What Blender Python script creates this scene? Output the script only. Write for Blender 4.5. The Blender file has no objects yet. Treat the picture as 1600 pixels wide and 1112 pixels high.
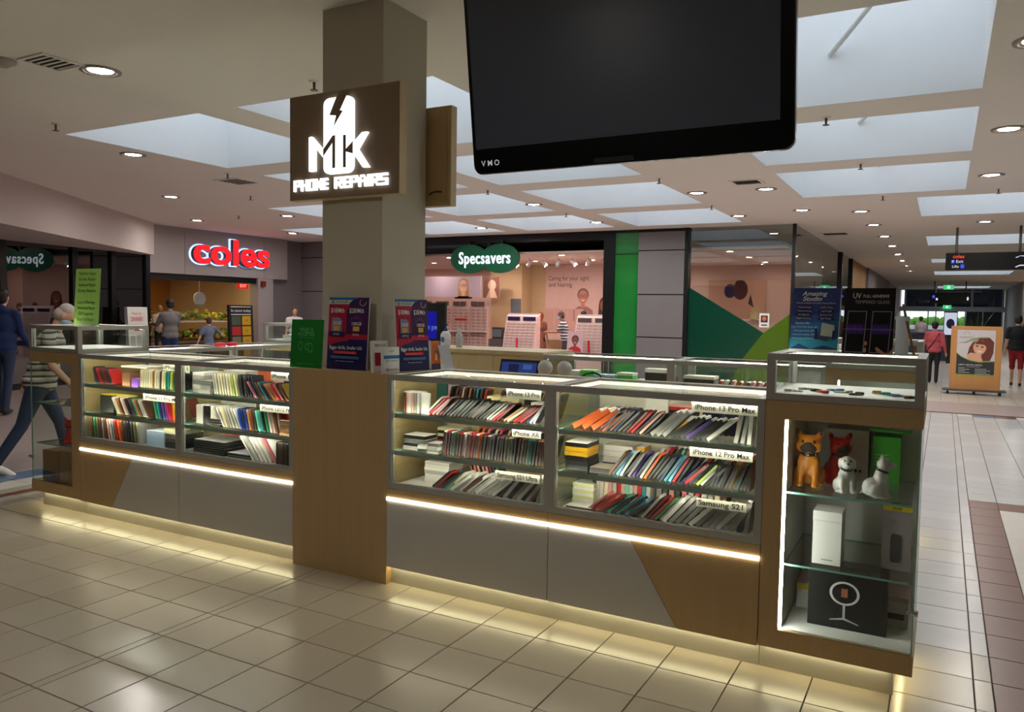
import bpy, bmesh, math, random
import numpy as np
from mathutils import Matrix, Vector, Euler

random.seed(7)
SC = bpy.context.scene
COL = SC.collection
R = math.radians

# ------------------------------------------------------------------ camera
H = 1.6
YAW, PITCH, ROLL, FPX = -0.503775, 0.0581446, 0.0154448, 1222.05
fw = Vector((math.sin(YAW) * math.cos(PITCH), math.cos(YAW) * math.cos(PITCH), -math.sin(PITCH)))
rt = Vector((math.cos(YAW), -math.sin(YAW), 0))
up = rt.cross(fw)
rt2 = math.cos(ROLL) * rt + math.sin(ROLL) * up
up2 = -math.sin(ROLL) * rt + math.cos(ROLL) * up
cam_data = bpy.data.cameras.new('camera')
cam_data.sensor_width = 36.0
cam_data.lens = FPX / 1600.0 * 36.0
cam_data.clip_end = 300
cam = bpy.data.objects.new('camera', cam_data)
COL.objects.link(cam)
cam.matrix_world = Matrix(((rt2.x, up2.x, -fw.x, 0), (rt2.y, up2.y, -fw.y, 0), (rt2.z, up2.z, -fw.z, H), (0, 0, 0, 1)))
SC.camera = cam

# ------------------------------------------------------------------ world and exposure
world = bpy.data.worlds.new('world')
SC.world = world
world.use_nodes = True
bg = world.node_tree.nodes['Background']
bg.inputs['Color'].default_value = (0.80, 0.90, 1.0, 1)      # even overcast sky
bg.inputs['Strength'].default_value = 1.7
SC.view_settings.view_transform = 'Standard'
SC.view_settings.look = 'None'
SC.view_settings.gamma = 1.0
SC.view_settings.use_curve_mapping = False
SC.view_settings.exposure = 0.0
SC.cycles.use_denoising = True
SC.cycles.transparent_max_bounces = 40
SC.cycles.max_bounces = 10
SC.cycles.diffuse_bounces = 4
SC.cycles.glossy_bounces = 4
SC.cycles.sample_clamp_indirect = 6.0
SC.cycles.caustics_reflective = False
SC.cycles.caustics_refractive = False

LIGHT_DOWN = 330.0      # emission of the ceiling downlights
LIGHT_CASE = 34.0       # emission of the strips inside the showcases
LIGHT_FRONT = 11.0      # emission of the strip below the showcases
LIGHT_UNDER = 14.0      # emission of the strip under the counters
CEIL = 3.44

# skylight openings in the ceiling: x0, x1, y0, y1
SKY = []
for cx, rows in (((-14.0, -11.85), (3,)), ((-11.2, -9.05), (2, 3)), ((-8.48, -6.34), (0, 1, 2, 3)), ((-5.82, -3.62), (0, 1, 2, 3)), ((-2.02, 0.19), (0, 1, 2))):
    for r in rows:
        y0, y1 = ((5.2, 7.42), (8.03, 10.12), (10.72, 13.1), (13.78, 16.05))[r]
        SKY.append((cx[0], cx[1], y0, y1))
for y0, y1 in ((13.7, 16.3), (20.4, 23.0), (28.4, 30.3), (36.1, 39.2), (53.5, 57.0)):
    SKY.append((-0.45, 2.3, y0, y1))
WELL = 1.25
for i, (x0, x1, y0, y1) in enumerate(SKY):                   # portals guide the sky light through the openings
    L = bpy.data.lights.new('skylight_portal', 'AREA')
    L.shape = 'RECTANGLE'
    L.size = x1 - x0
    L.size_y = y1 - y0
    L.cycles.is_portal = True
    o = bpy.data.objects.new('skylight_portal', L)
    COL.objects.link(o)
    o.location = ((x0 + x1) / 2, (y0 + y1) / 2, CEIL + WELL)

# ------------------------------------------------------------------ materials
def lin(c):
    out = []
    for v in c[:3]:
        v = v / 255.0
        out.append(v / 12.92 if v <= 0.04045 else ((v + 0.055) / 1.055) ** 2.4)
    return tuple(out) + (1.0,)

MATS = {}
def M(name, rgb=(200, 200, 200), rough=0.5, metal=0.0, emit=0.0, ecol=None, var=0.06, scale=6.0, spec=0.5, stretch=None, bump=0.0):
    """principled material whose colour drifts a little with noise"""
    if name in MATS:
        return MATS[name]
    m = bpy.data.materials.new(name)
    m.use_nodes = True
    nt = m.node_tree
    b = nt.nodes['Principled BSDF']
    b.inputs['Roughness'].default_value = rough
    b.inputs['Metallic'].default_value = metal
    b.inputs['Specular IOR Level'].default_value = spec
    c = lin(rgb)
    b.inputs['Base Color'].default_value = c
    m.diffuse_color = c
    if var > 0:
        tc = nt.nodes.new('ShaderNodeTexCoord')
        n = nt.nodes.new('ShaderNodeTexNoise')
        n.inputs['Scale'].default_value = scale
        n.inputs['Detail'].default_value = 3.0
        src = tc.outputs['Object']
        if stretch:
            mp = nt.nodes.new('ShaderNodeMapping')
            mp.inputs['Scale'].default_value = stretch
            nt.links.new(src, mp.inputs['Vector'])
            src = mp.outputs['Vector']
        nt.links.new(src, n.inputs['Vector'])
        mx = nt.nodes.new('ShaderNodeMix')
        mx.data_type = 'RGBA'
        mx.inputs[6].default_value = tuple(max(0, v * (1 - var)) for v in c[:3]) + (1,)
        mx.inputs[7].default_value = tuple(min(1, v * (1 + var)) for v in c[:3]) + (1,)
        nt.links.new(n.outputs['Fac'], mx.inputs[0])
        nt.links.new(mx.outputs[2], b.inputs['Base Color'])
        if bump > 0:
            bp = nt.nodes.new('ShaderNodeBump')
            bp.inputs['Strength'].default_value = bump
            bp.inputs['Distance'].default_value = 0.01
            nt.links.new(n.outputs['Fac'], bp.inputs['Height'])
            nt.links.new(bp.outputs['Normal'], b.inputs['Normal'])
    if emit > 0:
        b.inputs['Emission Color'].default_value = lin(ecol or rgb)
        b.inputs['Emission Strength'].default_value = emit
    MATS[name] = m
    return m

def glass(name, tint=(250, 253, 251), refl=0.04, rough=0.0, graze=0.8):
    """thin pane: straight-through transmission and a mirror reflection that grows at grazing angles"""
    if name in MATS:
        return MATS[name]
    m = bpy.data.materials.new(name)
    m.use_nodes = True
    nt = m.node_tree
    for n in list(nt.nodes):
        nt.nodes.remove(n)
    out = nt.nodes.new('ShaderNodeOutputMaterial')
    tr = nt.nodes.new('ShaderNodeBsdfTransparent')
    tr.inputs['Color'].default_value = lin(tint)
    gl = nt.nodes.new('ShaderNodeBsdfGlossy')
    gl.inputs['Roughness'].default_value = rough
    lw = nt.nodes.new('ShaderNodeLayerWeight')
    lw.inputs['Blend'].default_value = 0.5
    pw = nt.nodes.new('ShaderNodeMath')
    pw.operation = 'POWER'
    pw.inputs[1].default_value = 5.0
    ma = nt.nodes.new('ShaderNodeMath')
    ma.operation = 'MULTIPLY_ADD'
    ma.inputs[1].default_value = graze
    ma.inputs[2].default_value = refl
    mx = nt.nodes.new('ShaderNodeMixShader')
    nt.links.new(lw.outputs['Facing'], pw.inputs[0])
    nt.links.new(pw.outputs[0], ma.inputs[0])
    nt.links.new(ma.outputs[0], mx.inputs[0])
    nt.links.new(tr.outputs[0], mx.inputs[1])
    nt.links.new(gl.outputs[0], mx.inputs[2])
    nt.links.new(mx.outputs[0], out.inputs[0])
    MATS[name] = m
    return m

def wood(name, rgb, axis='z', rough=0.45, dark=0.82, spec=0.4):
    """straight-grained laminate"""
    if name in MATS:
        return MATS[name]
    m = M(name, rgb, rough, var=0, spec=spec)
    nt = m.node_tree
    b = nt.nodes['Principled BSDF']
    tc = nt.nodes.new('ShaderNodeTexCoord')
    mp = nt.nodes.new('ShaderNodeMapping')
    mp.inputs['Scale'].default_value = {'z': (70, 70, 1.6), 'x': (1.6, 70, 70)}[axis]
    n = nt.nodes.new('ShaderNodeTexNoise')
    n.inputs['Scale'].default_value = 1.6
    n.inputs['Detail'].default_value = 5
    n2 = nt.nodes.new('ShaderNodeTexNoise')
    n2.inputs['Scale'].default_value = 0.25
    mx = nt.nodes.new('ShaderNodeMix')
    mx.data_type = 'RGBA'
    c = lin(rgb)
    mx.inputs[6].default_value = tuple(v * dark for v in c[:3]) + (1,)
    mx.inputs[7].default_value = tuple(min(1, v * 1.1) for v in c[:3]) + (1,)
    ad = nt.nodes.new('ShaderNodeMath')
    ad.operation = 'MULTIPLY_ADD'
    ad.inputs[1].default_value = 0.5
    nt.links.new(tc.outputs['Object'], mp.inputs['Vector'])
    nt.links.new(mp.outputs['Vector'], n.inputs['Vector'])
    nt.links.new(mp.outputs['Vector'], n2.inputs['Vector'])
    nt.links.new(n2.outputs['Fac'], ad.inputs[0])
    hf = nt.nodes.new('ShaderNodeMath')
    hf.operation = 'MULTIPLY'
    hf.inputs[1].default_value = 0.5
    nt.links.new(n.outputs['Fac'], hf.inputs[0])
    nt.links.new(hf.outputs[0], ad.inputs[2])
    nt.links.new(ad.outputs[0], mx.inputs[0])
    nt.links.new(mx.outputs[2], b.inputs['Base Color'])
    return m

def objcol(name, rough=0.4, spec=0.5):
    """material that takes its colour from the object it is on (stock goods in many colours)"""
    if name in MATS:
        return MATS[name]
    m = M(name, (200, 200, 200), rough, var=0, spec=spec)
    nt = m.node_tree
    oi = nt.nodes.new('ShaderNodeObjectInfo')
    nt.links.new(oi.outputs['Color'], nt.nodes['Principled BSDF'].inputs['Base Color'])
    return m

def glow(name, rgb, strength):
    """lamp surface"""
    if name in MATS:
        return MATS[name]
    m = bpy.data.materials.new(name)
    m.use_nodes = True
    nt = m.node_tree
    for n in list(nt.nodes):
        nt.nodes.remove(n)
    out = nt.nodes.new('ShaderNodeOutputMaterial')
    e = nt.nodes.new('ShaderNodeEmission')
    e.inputs['Color'].default_value = lin(rgb)
    e.inputs['Strength'].default_value = strength
    nt.links.new(e.outputs[0], out.inputs[0])
    MATS[name] = m
    return m

FRONTP = M('grey_white_front', (196, 193, 187), 0.4, var=0.03)
WHITE = M('white_laminate', (214, 212, 206), 0.4, var=0.03)
OAK = wood('oak_laminate', (188, 158, 112))
CREAM_OAK = wood('pale_oak_laminate', (222, 200, 156))
ALU = M('satin_aluminium', (178, 176, 170), 0.42, metal=0.35, var=0.04)
GLASS = glass('clear_glass')
GEDGE = M('green_glass_edge', (140, 196, 182), 0.15, var=0.1, scale=30)
TOPGL = glass('counter_top_glass', graze=0.75)
BLACK = M('black_plastic', (22, 22, 24), 0.4, var=0.1)
CASE_LED = glow('showcase_light', (255, 246, 222), 5.0)
FRONT_LED = glow('front_light', (255, 240, 206), LIGHT_FRONT)
UNDER_LED = glow('under_light', (255, 243, 190), LIGHT_UNDER)
PAPER = M('white_paper', (225, 224, 218), 0.6, var=0.02)

# ------------------------------------------------------------------ geometry helpers
ORIG = {}
class G:
    def __init__(s):
        s.v, s.f, s.m, s.sm = [], [], [], []
    def add(s, vs, fs, m=0, smooth=False):
        b = len(s.v)
        s.v += [tuple(v) for v in vs]
        for f in fs:
            s.f.append(tuple(b + i for i in f))
            s.m.append(m)
            s.sm.append(smooth)
        return s
    def box(s, a, b, m=0):
        x0, y0, z0 = (min(a[i], b[i]) for i in range(3))
        x1, y1, z1 = (max(a[i], b[i]) for i in range(3))
        return s.add([(x0, y0, z0), (x1, y0, z0), (x1, y1, z0), (x0, y1, z0), (x0, y0, z1), (x1, y0, z1), (x1, y1, z1), (x0, y1, z1)],
                     [(0, 3, 2, 1), (4, 5, 6, 7), (0, 1, 5, 4), (1, 2, 6, 5), (2, 3, 7, 6), (3, 0, 4, 7)], m)
    def pane(s, a, b, m=0, em=1):
        """box whose two broad faces take m and whose edges take em"""
        d = [abs(a[i] - b[i]) for i in range(3)]
        k = d.index(min(d))
        s.box(a, b, em)
        for j, ax in zip(range(-6, 0), (2, 2, 1, 0, 1, 0)):
            if ax == k:
                s.m[j] = m
        return s
    def poly(s, pts, m=0):
        return s.add(pts, [tuple(range(len(pts)))], m)
    def prism(s, pts, ext, m=0, side=None):
        """polygon of 3D points swept along ext"""
        n = len(pts)
        e = Vector(ext)
        vs = [Vector(p) for p in pts] + [Vector(p) + e for p in pts]
        s.add(vs, [tuple(range(n))[::-1], tuple(range(n, 2 * n))], m)
        b = len(s.v) - 2 * n
        for i in range(n):
            j = (i + 1) % n
            s.f.append((b + i, b + j, b + n + j, b + n + i))
            s.m.append(m if side is None else side)
            s.sm.append(False)
        return s
    def cyl(s, p0, p1, r0, r1=None, n=16, m=0, cap=True, smooth=True):
        r1 = r0 if r1 is None else r1
        p0, p1 = Vector(p0), Vector(p1)
        d = (p1 - p0).normalized()
        a = d.orthogonal().normalized()
        c = d.cross(a)
        vs = []
        for p, r in ((p0, r0), (p1, r1)):
            for i in range(n):
                t = 2 * math.pi * i / n
                vs.append(p + r * (math.cos(t) * a + math.sin(t) * c))
        s.add(vs, [(i, (i + 1) % n, n + (i + 1) % n, n + i) for i in range(n)], m, smooth)
        if cap:
            b = len(s.v) - 2 * n
            s.f += [tuple(b + i for i in range(n))[::-1], tuple(b + n + i for i in range(n))]
            s.m += [m, m]
            s.sm += [False, False]
        return s
    def lathe(s, prof, c=(0, 0, 0), n=20, m=0, smooth=True, close=True):
        vs, fs = [], []
        for r, z in prof:
            for i in range(n):
                t = 2 * math.pi * i / n
                vs.append((c[0] + r * math.cos(t), c[1] + r * math.sin(t), c[2] + z))
        for k in range(len(prof) - 1):
            for i in range(n):
                j = (i + 1) % n
                fs.append((k * n + i, k * n + j, (k + 1) * n + j, (k + 1) * n + i))
        s.add(vs, fs, m, smooth)
        if close:
            b = len(s.v) - len(vs)
            e = b + (len(prof) - 1) * n
            s.f += [tuple(b + i for i in range(n))[::-1], tuple(e + i for i in range(n))]
            s.m += [m, m]
            s.sm += [False, False]
        return s
    def tube(s, pts, r, n=8, m=0):
        for a, b in zip(pts[:-1], pts[1:]):
            s.cyl(a, b, r, r, n, m)
        return s
    def ball(s, c, r, n=12, m=0, rings=8):
        r = (r, r, r) if not hasattr(r, '__len__') else r
        vs = [(c[0], c[1], c[2] - r[2])]
        for k in range(1, rings):
            t = math.pi * k / rings
            for i in range(n):
                p = 2 * math.pi * i / n
                vs.append((c[0] + r[0] * math.sin(t) * math.cos(p), c[1] + r[1] * math.sin(t) * math.sin(p), c[2] - r[2] * math.cos(t)))
        vs.append((c[0], c[1], c[2] + r[2]))
        fs = [(0, 1 + (i + 1) % n, 1 + i) for i in range(n)]
        for k in range(rings - 2):
            for i in range(n):
                j = (i + 1) % n
                fs.append((1 + k * n + i, 1 + k * n + j, 1 + (k + 1) * n + j, 1 + (k + 1) * n + i))
        e = len(vs) - 1
        fs += [(e, 1 + (rings - 2) * n + i, 1 + (rings - 2) * n + (i + 1) % n) for i in range(n)]
        return s.add(vs, fs, m, True)
    def mesh(s, me, mat4, m=0):
        b = len(s.v)
        s.v += [tuple(mat4 @ v.co) for v in me.vertices]
        for p in me.polygons:
            s.f.append(tuple(b + i for i in p.vertices))
            s.m.append(m)
            s.sm.append(False)
        return s
    def data(s, name, mats, off=(0, 0, 0)):
        me = bpy.data.meshes.new(name)
        ox, oy, oz = off
        me.from_pydata([(x - ox, y - oy, z - oz) for x, y, z in s.v], [], s.f)
        for mt in mats if isinstance(mats, (list, tuple)) else [mats]:
            me.materials.append(mt)
        me.polygons.foreach_set('material_index', s.m)
        me.polygons.foreach_set('use_smooth', s.sm)
        me.update()
        return me
    def make(s, name, mats, parent=None, origin=None):
        off = ORIG.get(parent.name, (0, 0, 0)) if parent else (origin or (0, 0, 0))
        o = bpy.data.objects.new(name, s.data(name, mats, off))
        COL.objects.link(o)
        if parent:
            o.parent = parent
        else:
            o.location = off
        ORIG[o.name] = off
        return o

def tag(o, label=None, cat=None, group=None, kind=None):
    if label: o['label'] = label
    if cat: o['category'] = cat
    if group: o['group'] = group
    if kind: o['kind'] = kind
    return o

def root(name, label, cat, loc=(0, 0, 0), rz=0.0, group=None, local=False):
    """Empty at a thing's base. local=True: parts are built in its own coordinates, else in world coordinates"""
    o = bpy.data.objects.new(name, None)
    o.empty_display_size = 0.1
    COL.objects.link(o)
    o.location = loc
    o.rotation_euler = (0, 0, rz)
    ORIG[o.name] = (0, 0, 0) if local else tuple(loc)
    return tag(o, label, cat, group)

def struct(g, name, mats, label, cat=None, origin=None):
    o = g.make(name, mats, None, origin)
    return tag(o, label, cat, None, 'structure')

_txt = {}
def text(s, size=1.0, bold=0.0, align='CENTER', shear=0.0, space=1.0, extrude=0.0, res=3):
    """text as mesh in the xy plane, lines around the origin"""
    key = (s, size, bold, align, shear, space, extrude, res)
    if key in _txt:
        return _txt[key]
    cu = bpy.data.curves.new('lettering', 'FONT')
    cu.body = s
    cu.size = size
    cu.align_x = align
    cu.align_y = 'CENTER'
    cu.offset = bold * size
    cu.shear = shear
    cu.space_character = space
    cu.extrude = extrude
    cu.resolution_u = res
    ob = bpy.data.objects.new('lettering', cu)
    COL.objects.link(ob)
    bpy.context.view_layer.update()
    me = bpy.data.meshes.new_from_object(ob.evaluated_get(bpy.context.evaluated_depsgraph_get()))
    bpy.data.objects.remove(ob)
    bpy.data.curves.remove(cu)
    _txt[key] = me
    return me

def frame4(o, u, v, n):
    u, v, n = Vector(u), Vector(v), Vector(n)
    return Matrix(((u.x, v.x, n.x, o[0]), (u.y, v.y, n.y, o[1]), (u.z, v.z, n.z, o[2]), (0, 0, 0, 1)))

class Print:
    """flat print on a board: origin = lower left corner, u and v = full width and height vectors"""
    def __init__(s, o, u, v, eps=0.0007):
        s.o, s.U, s.V = Vector(o), Vector(u), Vector(v)
        s.w, s.h = s.U.length, s.V.length
        s.u, s.v = s.U.normalized(), s.V.normalized()
        s.n = s.u.cross(s.v)
        s.g, s.t, s.mats, s.k, s.eps = G(), [], [], 0, eps
    def mi(s, m):
        if m not in s.mats:
            s.mats.append(m)
        return s.mats.index(m)
    def P(s, a, b):
        return s.o + s.U * a + s.V * b + s.n * (s.eps * s.k)
    def poly(s, pts, m, keep=False):
        if not keep:
            s.k += 1
        s.g.poly([s.P(a, b) for a, b in pts], s.mi(m))
        return s
    def rect(s, a0, b0, a1, b1, m, keep=False):
        return s.poly([(a0, b0), (a1, b0), (a1, b1), (a0, b1)], m, keep)
    def ell(s, a, b, ra, rb, m, n=28, keep=False):
        return s.poly([(a + ra * math.cos(2 * math.pi * i / n), b + rb * math.sin(2 * math.pi * i / n)) for i in range(n)], m, keep)
    def ring(s, a, b, ra, rb, th, m, n=36, t0=0.0, t1=6.2832):
        s.k += 1
        for i in range(n):
            p, q = t0 + (t1 - t0) * i / n, t0 + (t1 - t0) * (i + 1) / n
            k = 1 - th
            s.g.poly([s.P(a + ra * math.cos(p), b + rb * math.sin(p)), s.P(a + ra * math.cos(q), b + rb * math.sin(q)),
                      s.P(a + ra * k * math.cos(q), b + rb * k * math.sin(q)), s.P(a + ra * k * math.cos(p), b + rb * k * math.sin(p))], s.mi(m))
        return s
    def write(s, string, a, b, size, m, width=None, **kw):
        """size in metres; width: fraction of the board to fit the line into"""
        s.k += 1
        me = text(string, size, **kw)
        sx = 1.0
        if width and len(me.vertices):
            xs = [v.co.x for v in me.vertices]
            sx = width * s.w / max(1e-6, max(xs) - min(xs))
        s.t.append((G().mesh(me, frame4(s.P(a, b), s.u * sx, s.v, s.n)), m))
        return s
    def done(s, parent, name='print', tname='lettering'):
        if s.g.f:
            s.g.make(name, s.mats, parent)
        for g_, m_ in s.t:
            if g_.f:
                g_.make(tname, [m_], parent)

def copy_tree(o, parent=None):
    c = o.copy()
    COL.objects.link(c)
    if parent is not None:
        c.parent = parent
    for ch in list(o.children):
        copy_tree(ch, c)
    return c

ORD = ('first second third fourth fifth sixth seventh eighth ninth tenth eleventh twelfth thirteenth fourteenth fifteenth sixteenth seventeenth '
       'eighteenth nineteenth twentieth').split()
TENS = {2: 'twenty', 3: 'thirty', 4: 'forty', 5: 'fifty'}
def nth(i):
    """0 -> first"""
    if i < 20:
        return ORD[i]
    t, u = divmod(i + 1, 10)
    if u == 0:
        return {2: 'twentieth', 3: 'thirtieth', 4: 'fortieth', 5: 'fiftieth'}[t]
    return TENS[t] + '-' + ORD[u - 1]
# ================================================================== floor
PX0 = -0.757
TX, TY = 0.3117, 0.304
def project(x, y, z):
    d = Vector((x, y, z - H))
    c = d.dot(fw)
    if c < 0.05:
        return None
    return 800 + FPX * d.dot(rt2) / c, 556 - FPX * d.dot(up2) / c

tile_floor = M('mall_floor_far', (170, 160, 148), 0.3, var=0.05, scale=2)
nt = tile_floor.node_tree
bk = nt.nodes.new('ShaderNodeTexBrick')
bk.offset = 0.0
bk.inputs['Scale'].default_value = 1.0
bk.inputs['Brick Width'].default_value = TX
bk.inputs['Row Height'].default_value = TY
bk.inputs['Mortar Size'].default_value = 0.004
bk.inputs['Color1'].default_value = lin((196, 188, 176))
bk.inputs['Color2'].default_value = lin((188, 180, 168))
bk.inputs['Mortar'].default_value = lin((90, 82, 74))
tcn = nt.nodes.new('ShaderNodeTexCoord')
nt.links.new(tcn.outputs['Object'], bk.inputs['Vector'])
nt.links.new(bk.outputs['Color'], nt.nodes['Principled BSDF'].inputs['Base Color'])
mauve = M('mauve_floor', (166, 149, 143), 0.35, var=0.06, scale=1.5)
grout = M('dark_grout', (58, 48, 40), 0.8)
g = G()
g.box((-40, -10, -0.3), (25, 75, -0.005), 0)
FLOOR = struct(g, 'floor', [grout], 'cream tiled shopping mall floor with dark joints', 'floor')
g = G()                                                   # far floor, where single tiles cannot be told apart any more
g.box((-0.9, 16.9, -0.004), (25, 75, 0.0), 0)
g.box((-40, -10, -0.004), (-7.62, 16.9, 0.0), 1)
g.box((-7.62, 10.0, -0.004), (-0.9, 75, 0.0), 1)
g.box((-40, 16.9, -0.004), (-7.62, 75, 0.0), 1)
g.box((-0.9, 15.05, -0.004), (25, 16.9, 0.0), 1)
g.box((-7.62, -10, -0.004), (25, 0.3, 0.0), 0)
g.box((2.0, 0.3, -0.004), (25, 15.05, 0.0), 0)
g.box((-7.62, 4.7, -0.004), (-0.9, 10.0, 0.0), 0)
o = g.make('floor_surface', [tile_floor, mauve], FLOOR)

xs = []
x = PX0 - 8 * TX                                          # the joint strip starts here
xs = [x + TX * k for k in range(0, 12)]                   # up to 0.178
xs = [round(v, 4) for v in xs] + [0.25, 0.465, 0.765, 1.07, 1.38, 1.69, 2.0]
xs = [round(xs[0] - 0.052, 4)] + xs
v = xs[0]
while v > -6.5:
    v -= TX
    xs.insert(0, round(v, 4))
xs = [-7.62, -7.3, -7.02, -6.86] + [q for q in xs if q > -6.75]
ys = [round(3.351 + TY * k, 4) for k in range(-10, 39)]
CREAM = M('cream_tile', (184, 175, 158), 0.22, var=0.05, scale=1.3)
CREAM2 = M('pale_cream_tile', (178, 168, 150), 0.24, var=0.06, scale=1.1)
BROWN = M('red_brown_tile', (118, 74, 58), 0.3, var=0.08)
BLUE = M('slate_blue_tile', (96, 118, 146), 0.3, var=0.08)
LTILE = M('white_tile', (222, 216, 204), 0.26, var=0.04)
CORR, CORR2 = M('corridor_tile', (196, 194, 192), .24, var=.04), M('pale_corridor_tile', (200, 199, 197), .24, var=.04)
cells = []
for i in range(len(xs) - 1):
    for j in range(len(ys) - 1):
        x0, x1, y0, y1 = xs[i], xs[i + 1], ys[j], ys[j + 1]
        if y0 < 0.3 or y1 > 15.1 or (y0 > 4.6 and x0 < -0.9) or x0 > 1.95:
            continue
        m = CREAM if (i * 7 + j * 13) % 5 else CREAM2
        if abs(x0 + 7.62) < .01: m = BLUE
        elif abs(x0 + 7.3) < .01: m = LTILE
        elif abs(x0 + 6.86) < .01: m = BROWN
        elif abs(x0 - 0.25) < .01 and y1 < 8.1: m = BROWN
        elif x0 > 0.46 and y1 < 8.1: m = BROWN if y1 > 7.8 else LTILE
        elif 14.6 < y1 < 15.0 and x0 > 0.2: m = (BROWN, LTILE, BLUE)[i % 3]
        elif x0 > -0.9 and y0 > 4: m = CORR if (i * 5 + j * 3) % 4 else CORR2
        cx, cy = (x0 + x1) / 2, (y0 + y1) / 2
        pr = project(cx, cy, 0)
        vis = pr and -80 < pr[0] < 1680 and 500 < pr[1] < 1190 and not (-6.3 < cx < -0.1 and 3.62 < cy < 6.6)
        area = 0
        if vis:
            d = Vector((cx, cy, -H)).dot(fw)
            area = (x1 - x0) * (y1 - y0) / d ** 3
        cells.append((-area, x0, x1, y0, y1, m))
cells.sort(key=lambda c: c[0])
tile_mesh = {}
rest, rest_m = G(), []
def tile_shape(w, d):
    t, q, b = G(), 0.0026, 0.0015
    a, c = w / 2 - q, d / 2 - q
    pts = [(-a, -c), (a, -c), (a, c), (-a, c)]
    vs = [(p[0], p[1], -0.005) for p in pts] + [(p[0], p[1], -b) for p in pts] + [(p[0] * (1 - b / a), p[1] * (1 - b / c), 0) for p in pts]
    fs = [(8, 9, 10, 11)] + [(k + i, k + (i + 1) % 4, k + 4 + (i + 1) % 4, k + 4 + i) for k in (0, 4) for i in range(4)]
    return t.add(vs, fs)
for n, (ar, x0, x1, y0, y1, m) in enumerate(cells):
    w, d = round(x1 - x0, 4), round(y1 - y0, 4)
    if ar < 0 and n < 296:
        key = (w, d, m.name)
        if key not in tile_mesh:
            tile_mesh[key] = tile_shape(w, d).data('tile', m)
        o = bpy.data.objects.new('tile', tile_mesh[key])
        COL.objects.link(o)
        o.parent = FLOOR
        o.location = ((x0 + x1) / 2, (y0 + y1) / 2, 0)
    else:
        if m not in rest_m:
            rest_m.append(m)
        t = tile_shape(w, d)
        rest.add([(p[0] + (x0 + x1) / 2, p[1] + (y0 + y1) / 2, p[2]) for p in t.v], t.f, rest_m.index(m))
tag(rest.make('floor_tiles', rest_m, FLOOR), kind='stuff')

# ================================================================== ceiling with skylight wells
ceil_m = M('ceiling_paint', (238, 231, 224), 0.85, var=0.02, scale=0.6, spec=0.2)
well_m = M('skylight_well_paint', (232, 234, 236), 0.8, var=0.02, spec=0.2)
bx = sorted({-40.0, 25.0} | {round(v, 3) for s_ in SKY for v in s_[:2]})
by = sorted({-10.0, 61.5} | {round(v, 3) for s_ in SKY for v in s_[2:]})
g = G()
for i in range(len(bx) - 1):
    for j in range(len(by) - 1):
        cx, cy = (bx[i] + bx[i + 1]) / 2, (by[j] + by[j + 1]) / 2
        if any(s_[0] < cx < s_[1] and s_[2] < cy < s_[3] for s_ in SKY):
            continue
        g.poly([(bx[i], by[j], CEIL), (bx[i], by[j + 1], CEIL), (bx[i + 1], by[j + 1], CEIL), (bx[i + 1], by[j], CEIL)])
CEILING = struct(g, 'ceiling', [ceil_m], 'plastered mall ceiling pierced by rows of square skylights', 'ceiling')
for x0, x1, y0, y1 in SKY:
    g = G()
    z0, z1, t = CEIL, CEIL + WELL, 0.06
    z0 += .0015
    g.box((x0 - t, y0 - t, z0), (x0, y1 + t, z1)).box((x1, y0 - t, z0), (x1 + t, y1 + t, z1))
    g.box((x0, y0 - t, z0), (x1, y0, z1)).box((x0, y1, z0), (x1, y1 + t, z1))
    w = g.make('skylight_well', [well_m], CEILING)
    if y0 < 11 and x0 > -3:
        b = G()
        b.cyl((x0 + 1.05, y1, z0 + 0.42), (x1 - 0.1, y0 + 0.9, z0 + 1.1), 0.022, n=10)
        b.make('brace_rod', [well_m], w)

# ceiling fittings
lamp_trim = M('downlight_trim', (150, 142, 132), 0.5, metal=0.2)
lamp_face = glow('downlight_lens', (255, 249, 241), LIGHT_DOWN)
DL = [(-5.911, 3.924), (-8.797, 6.251), (-11.582, 8.928), (-14.225, 11.616), (-11.715, 11.754), (-14.31, 14.531), (-6.304, 12.133), (-9.198, 15.164),
      (-6.352, 15.039), (-3.393, 11.934), (-3.465, 15.017), (-2.373, 11.961), (-2.272, 14.595), (0.453, 11.904), (0.47, 9.091), (-1.331, 17.459),
      (-1.289, 20.05), (-1.276, 22.835), (-1.286, 25.93), (-1.293, 28.931), (-1.29, 32.0), (-1.29, 35.5), (0.603, 17.601), (-1.37, 15.148), (2.224, 41.16), (2.887, 45.41), (2.2, 31.0),
      (-2.7, 0.4), (0.47, 6.3)]
NEARBY = {0: 'large round downlight beside the square vent, nearest the upper corner', 1: 'round downlight beside the skylight before the red shop sign',
          2: 'round downlight between two sprinklers before the bulkhead', 3: 'small round downlight just above the red shop sign',
          4: 'round downlight below the hanging logo sign', 5: 'small round downlight close to the red shop fascia', 6: 'round downlight below the black screen',
          7: 'small downlight above the green oval shop sign', 8: 'small downlight above the black shop door post', 9: 'round downlight beside the small vent under the screen corner',
          10: 'small downlight above the grey panelled wall', 11: 'round downlight beside the ceiling vent, further from the column', 12: 'small downlight before the glass shop corner',
          13: 'large round downlight beside the third skylight', 14: 'large round downlight beside the second skylight at picture edge',
          22: 'round downlight above the hanging direction sign', 23: 'first downlight of the corridor row near the glass corner'}
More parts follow.
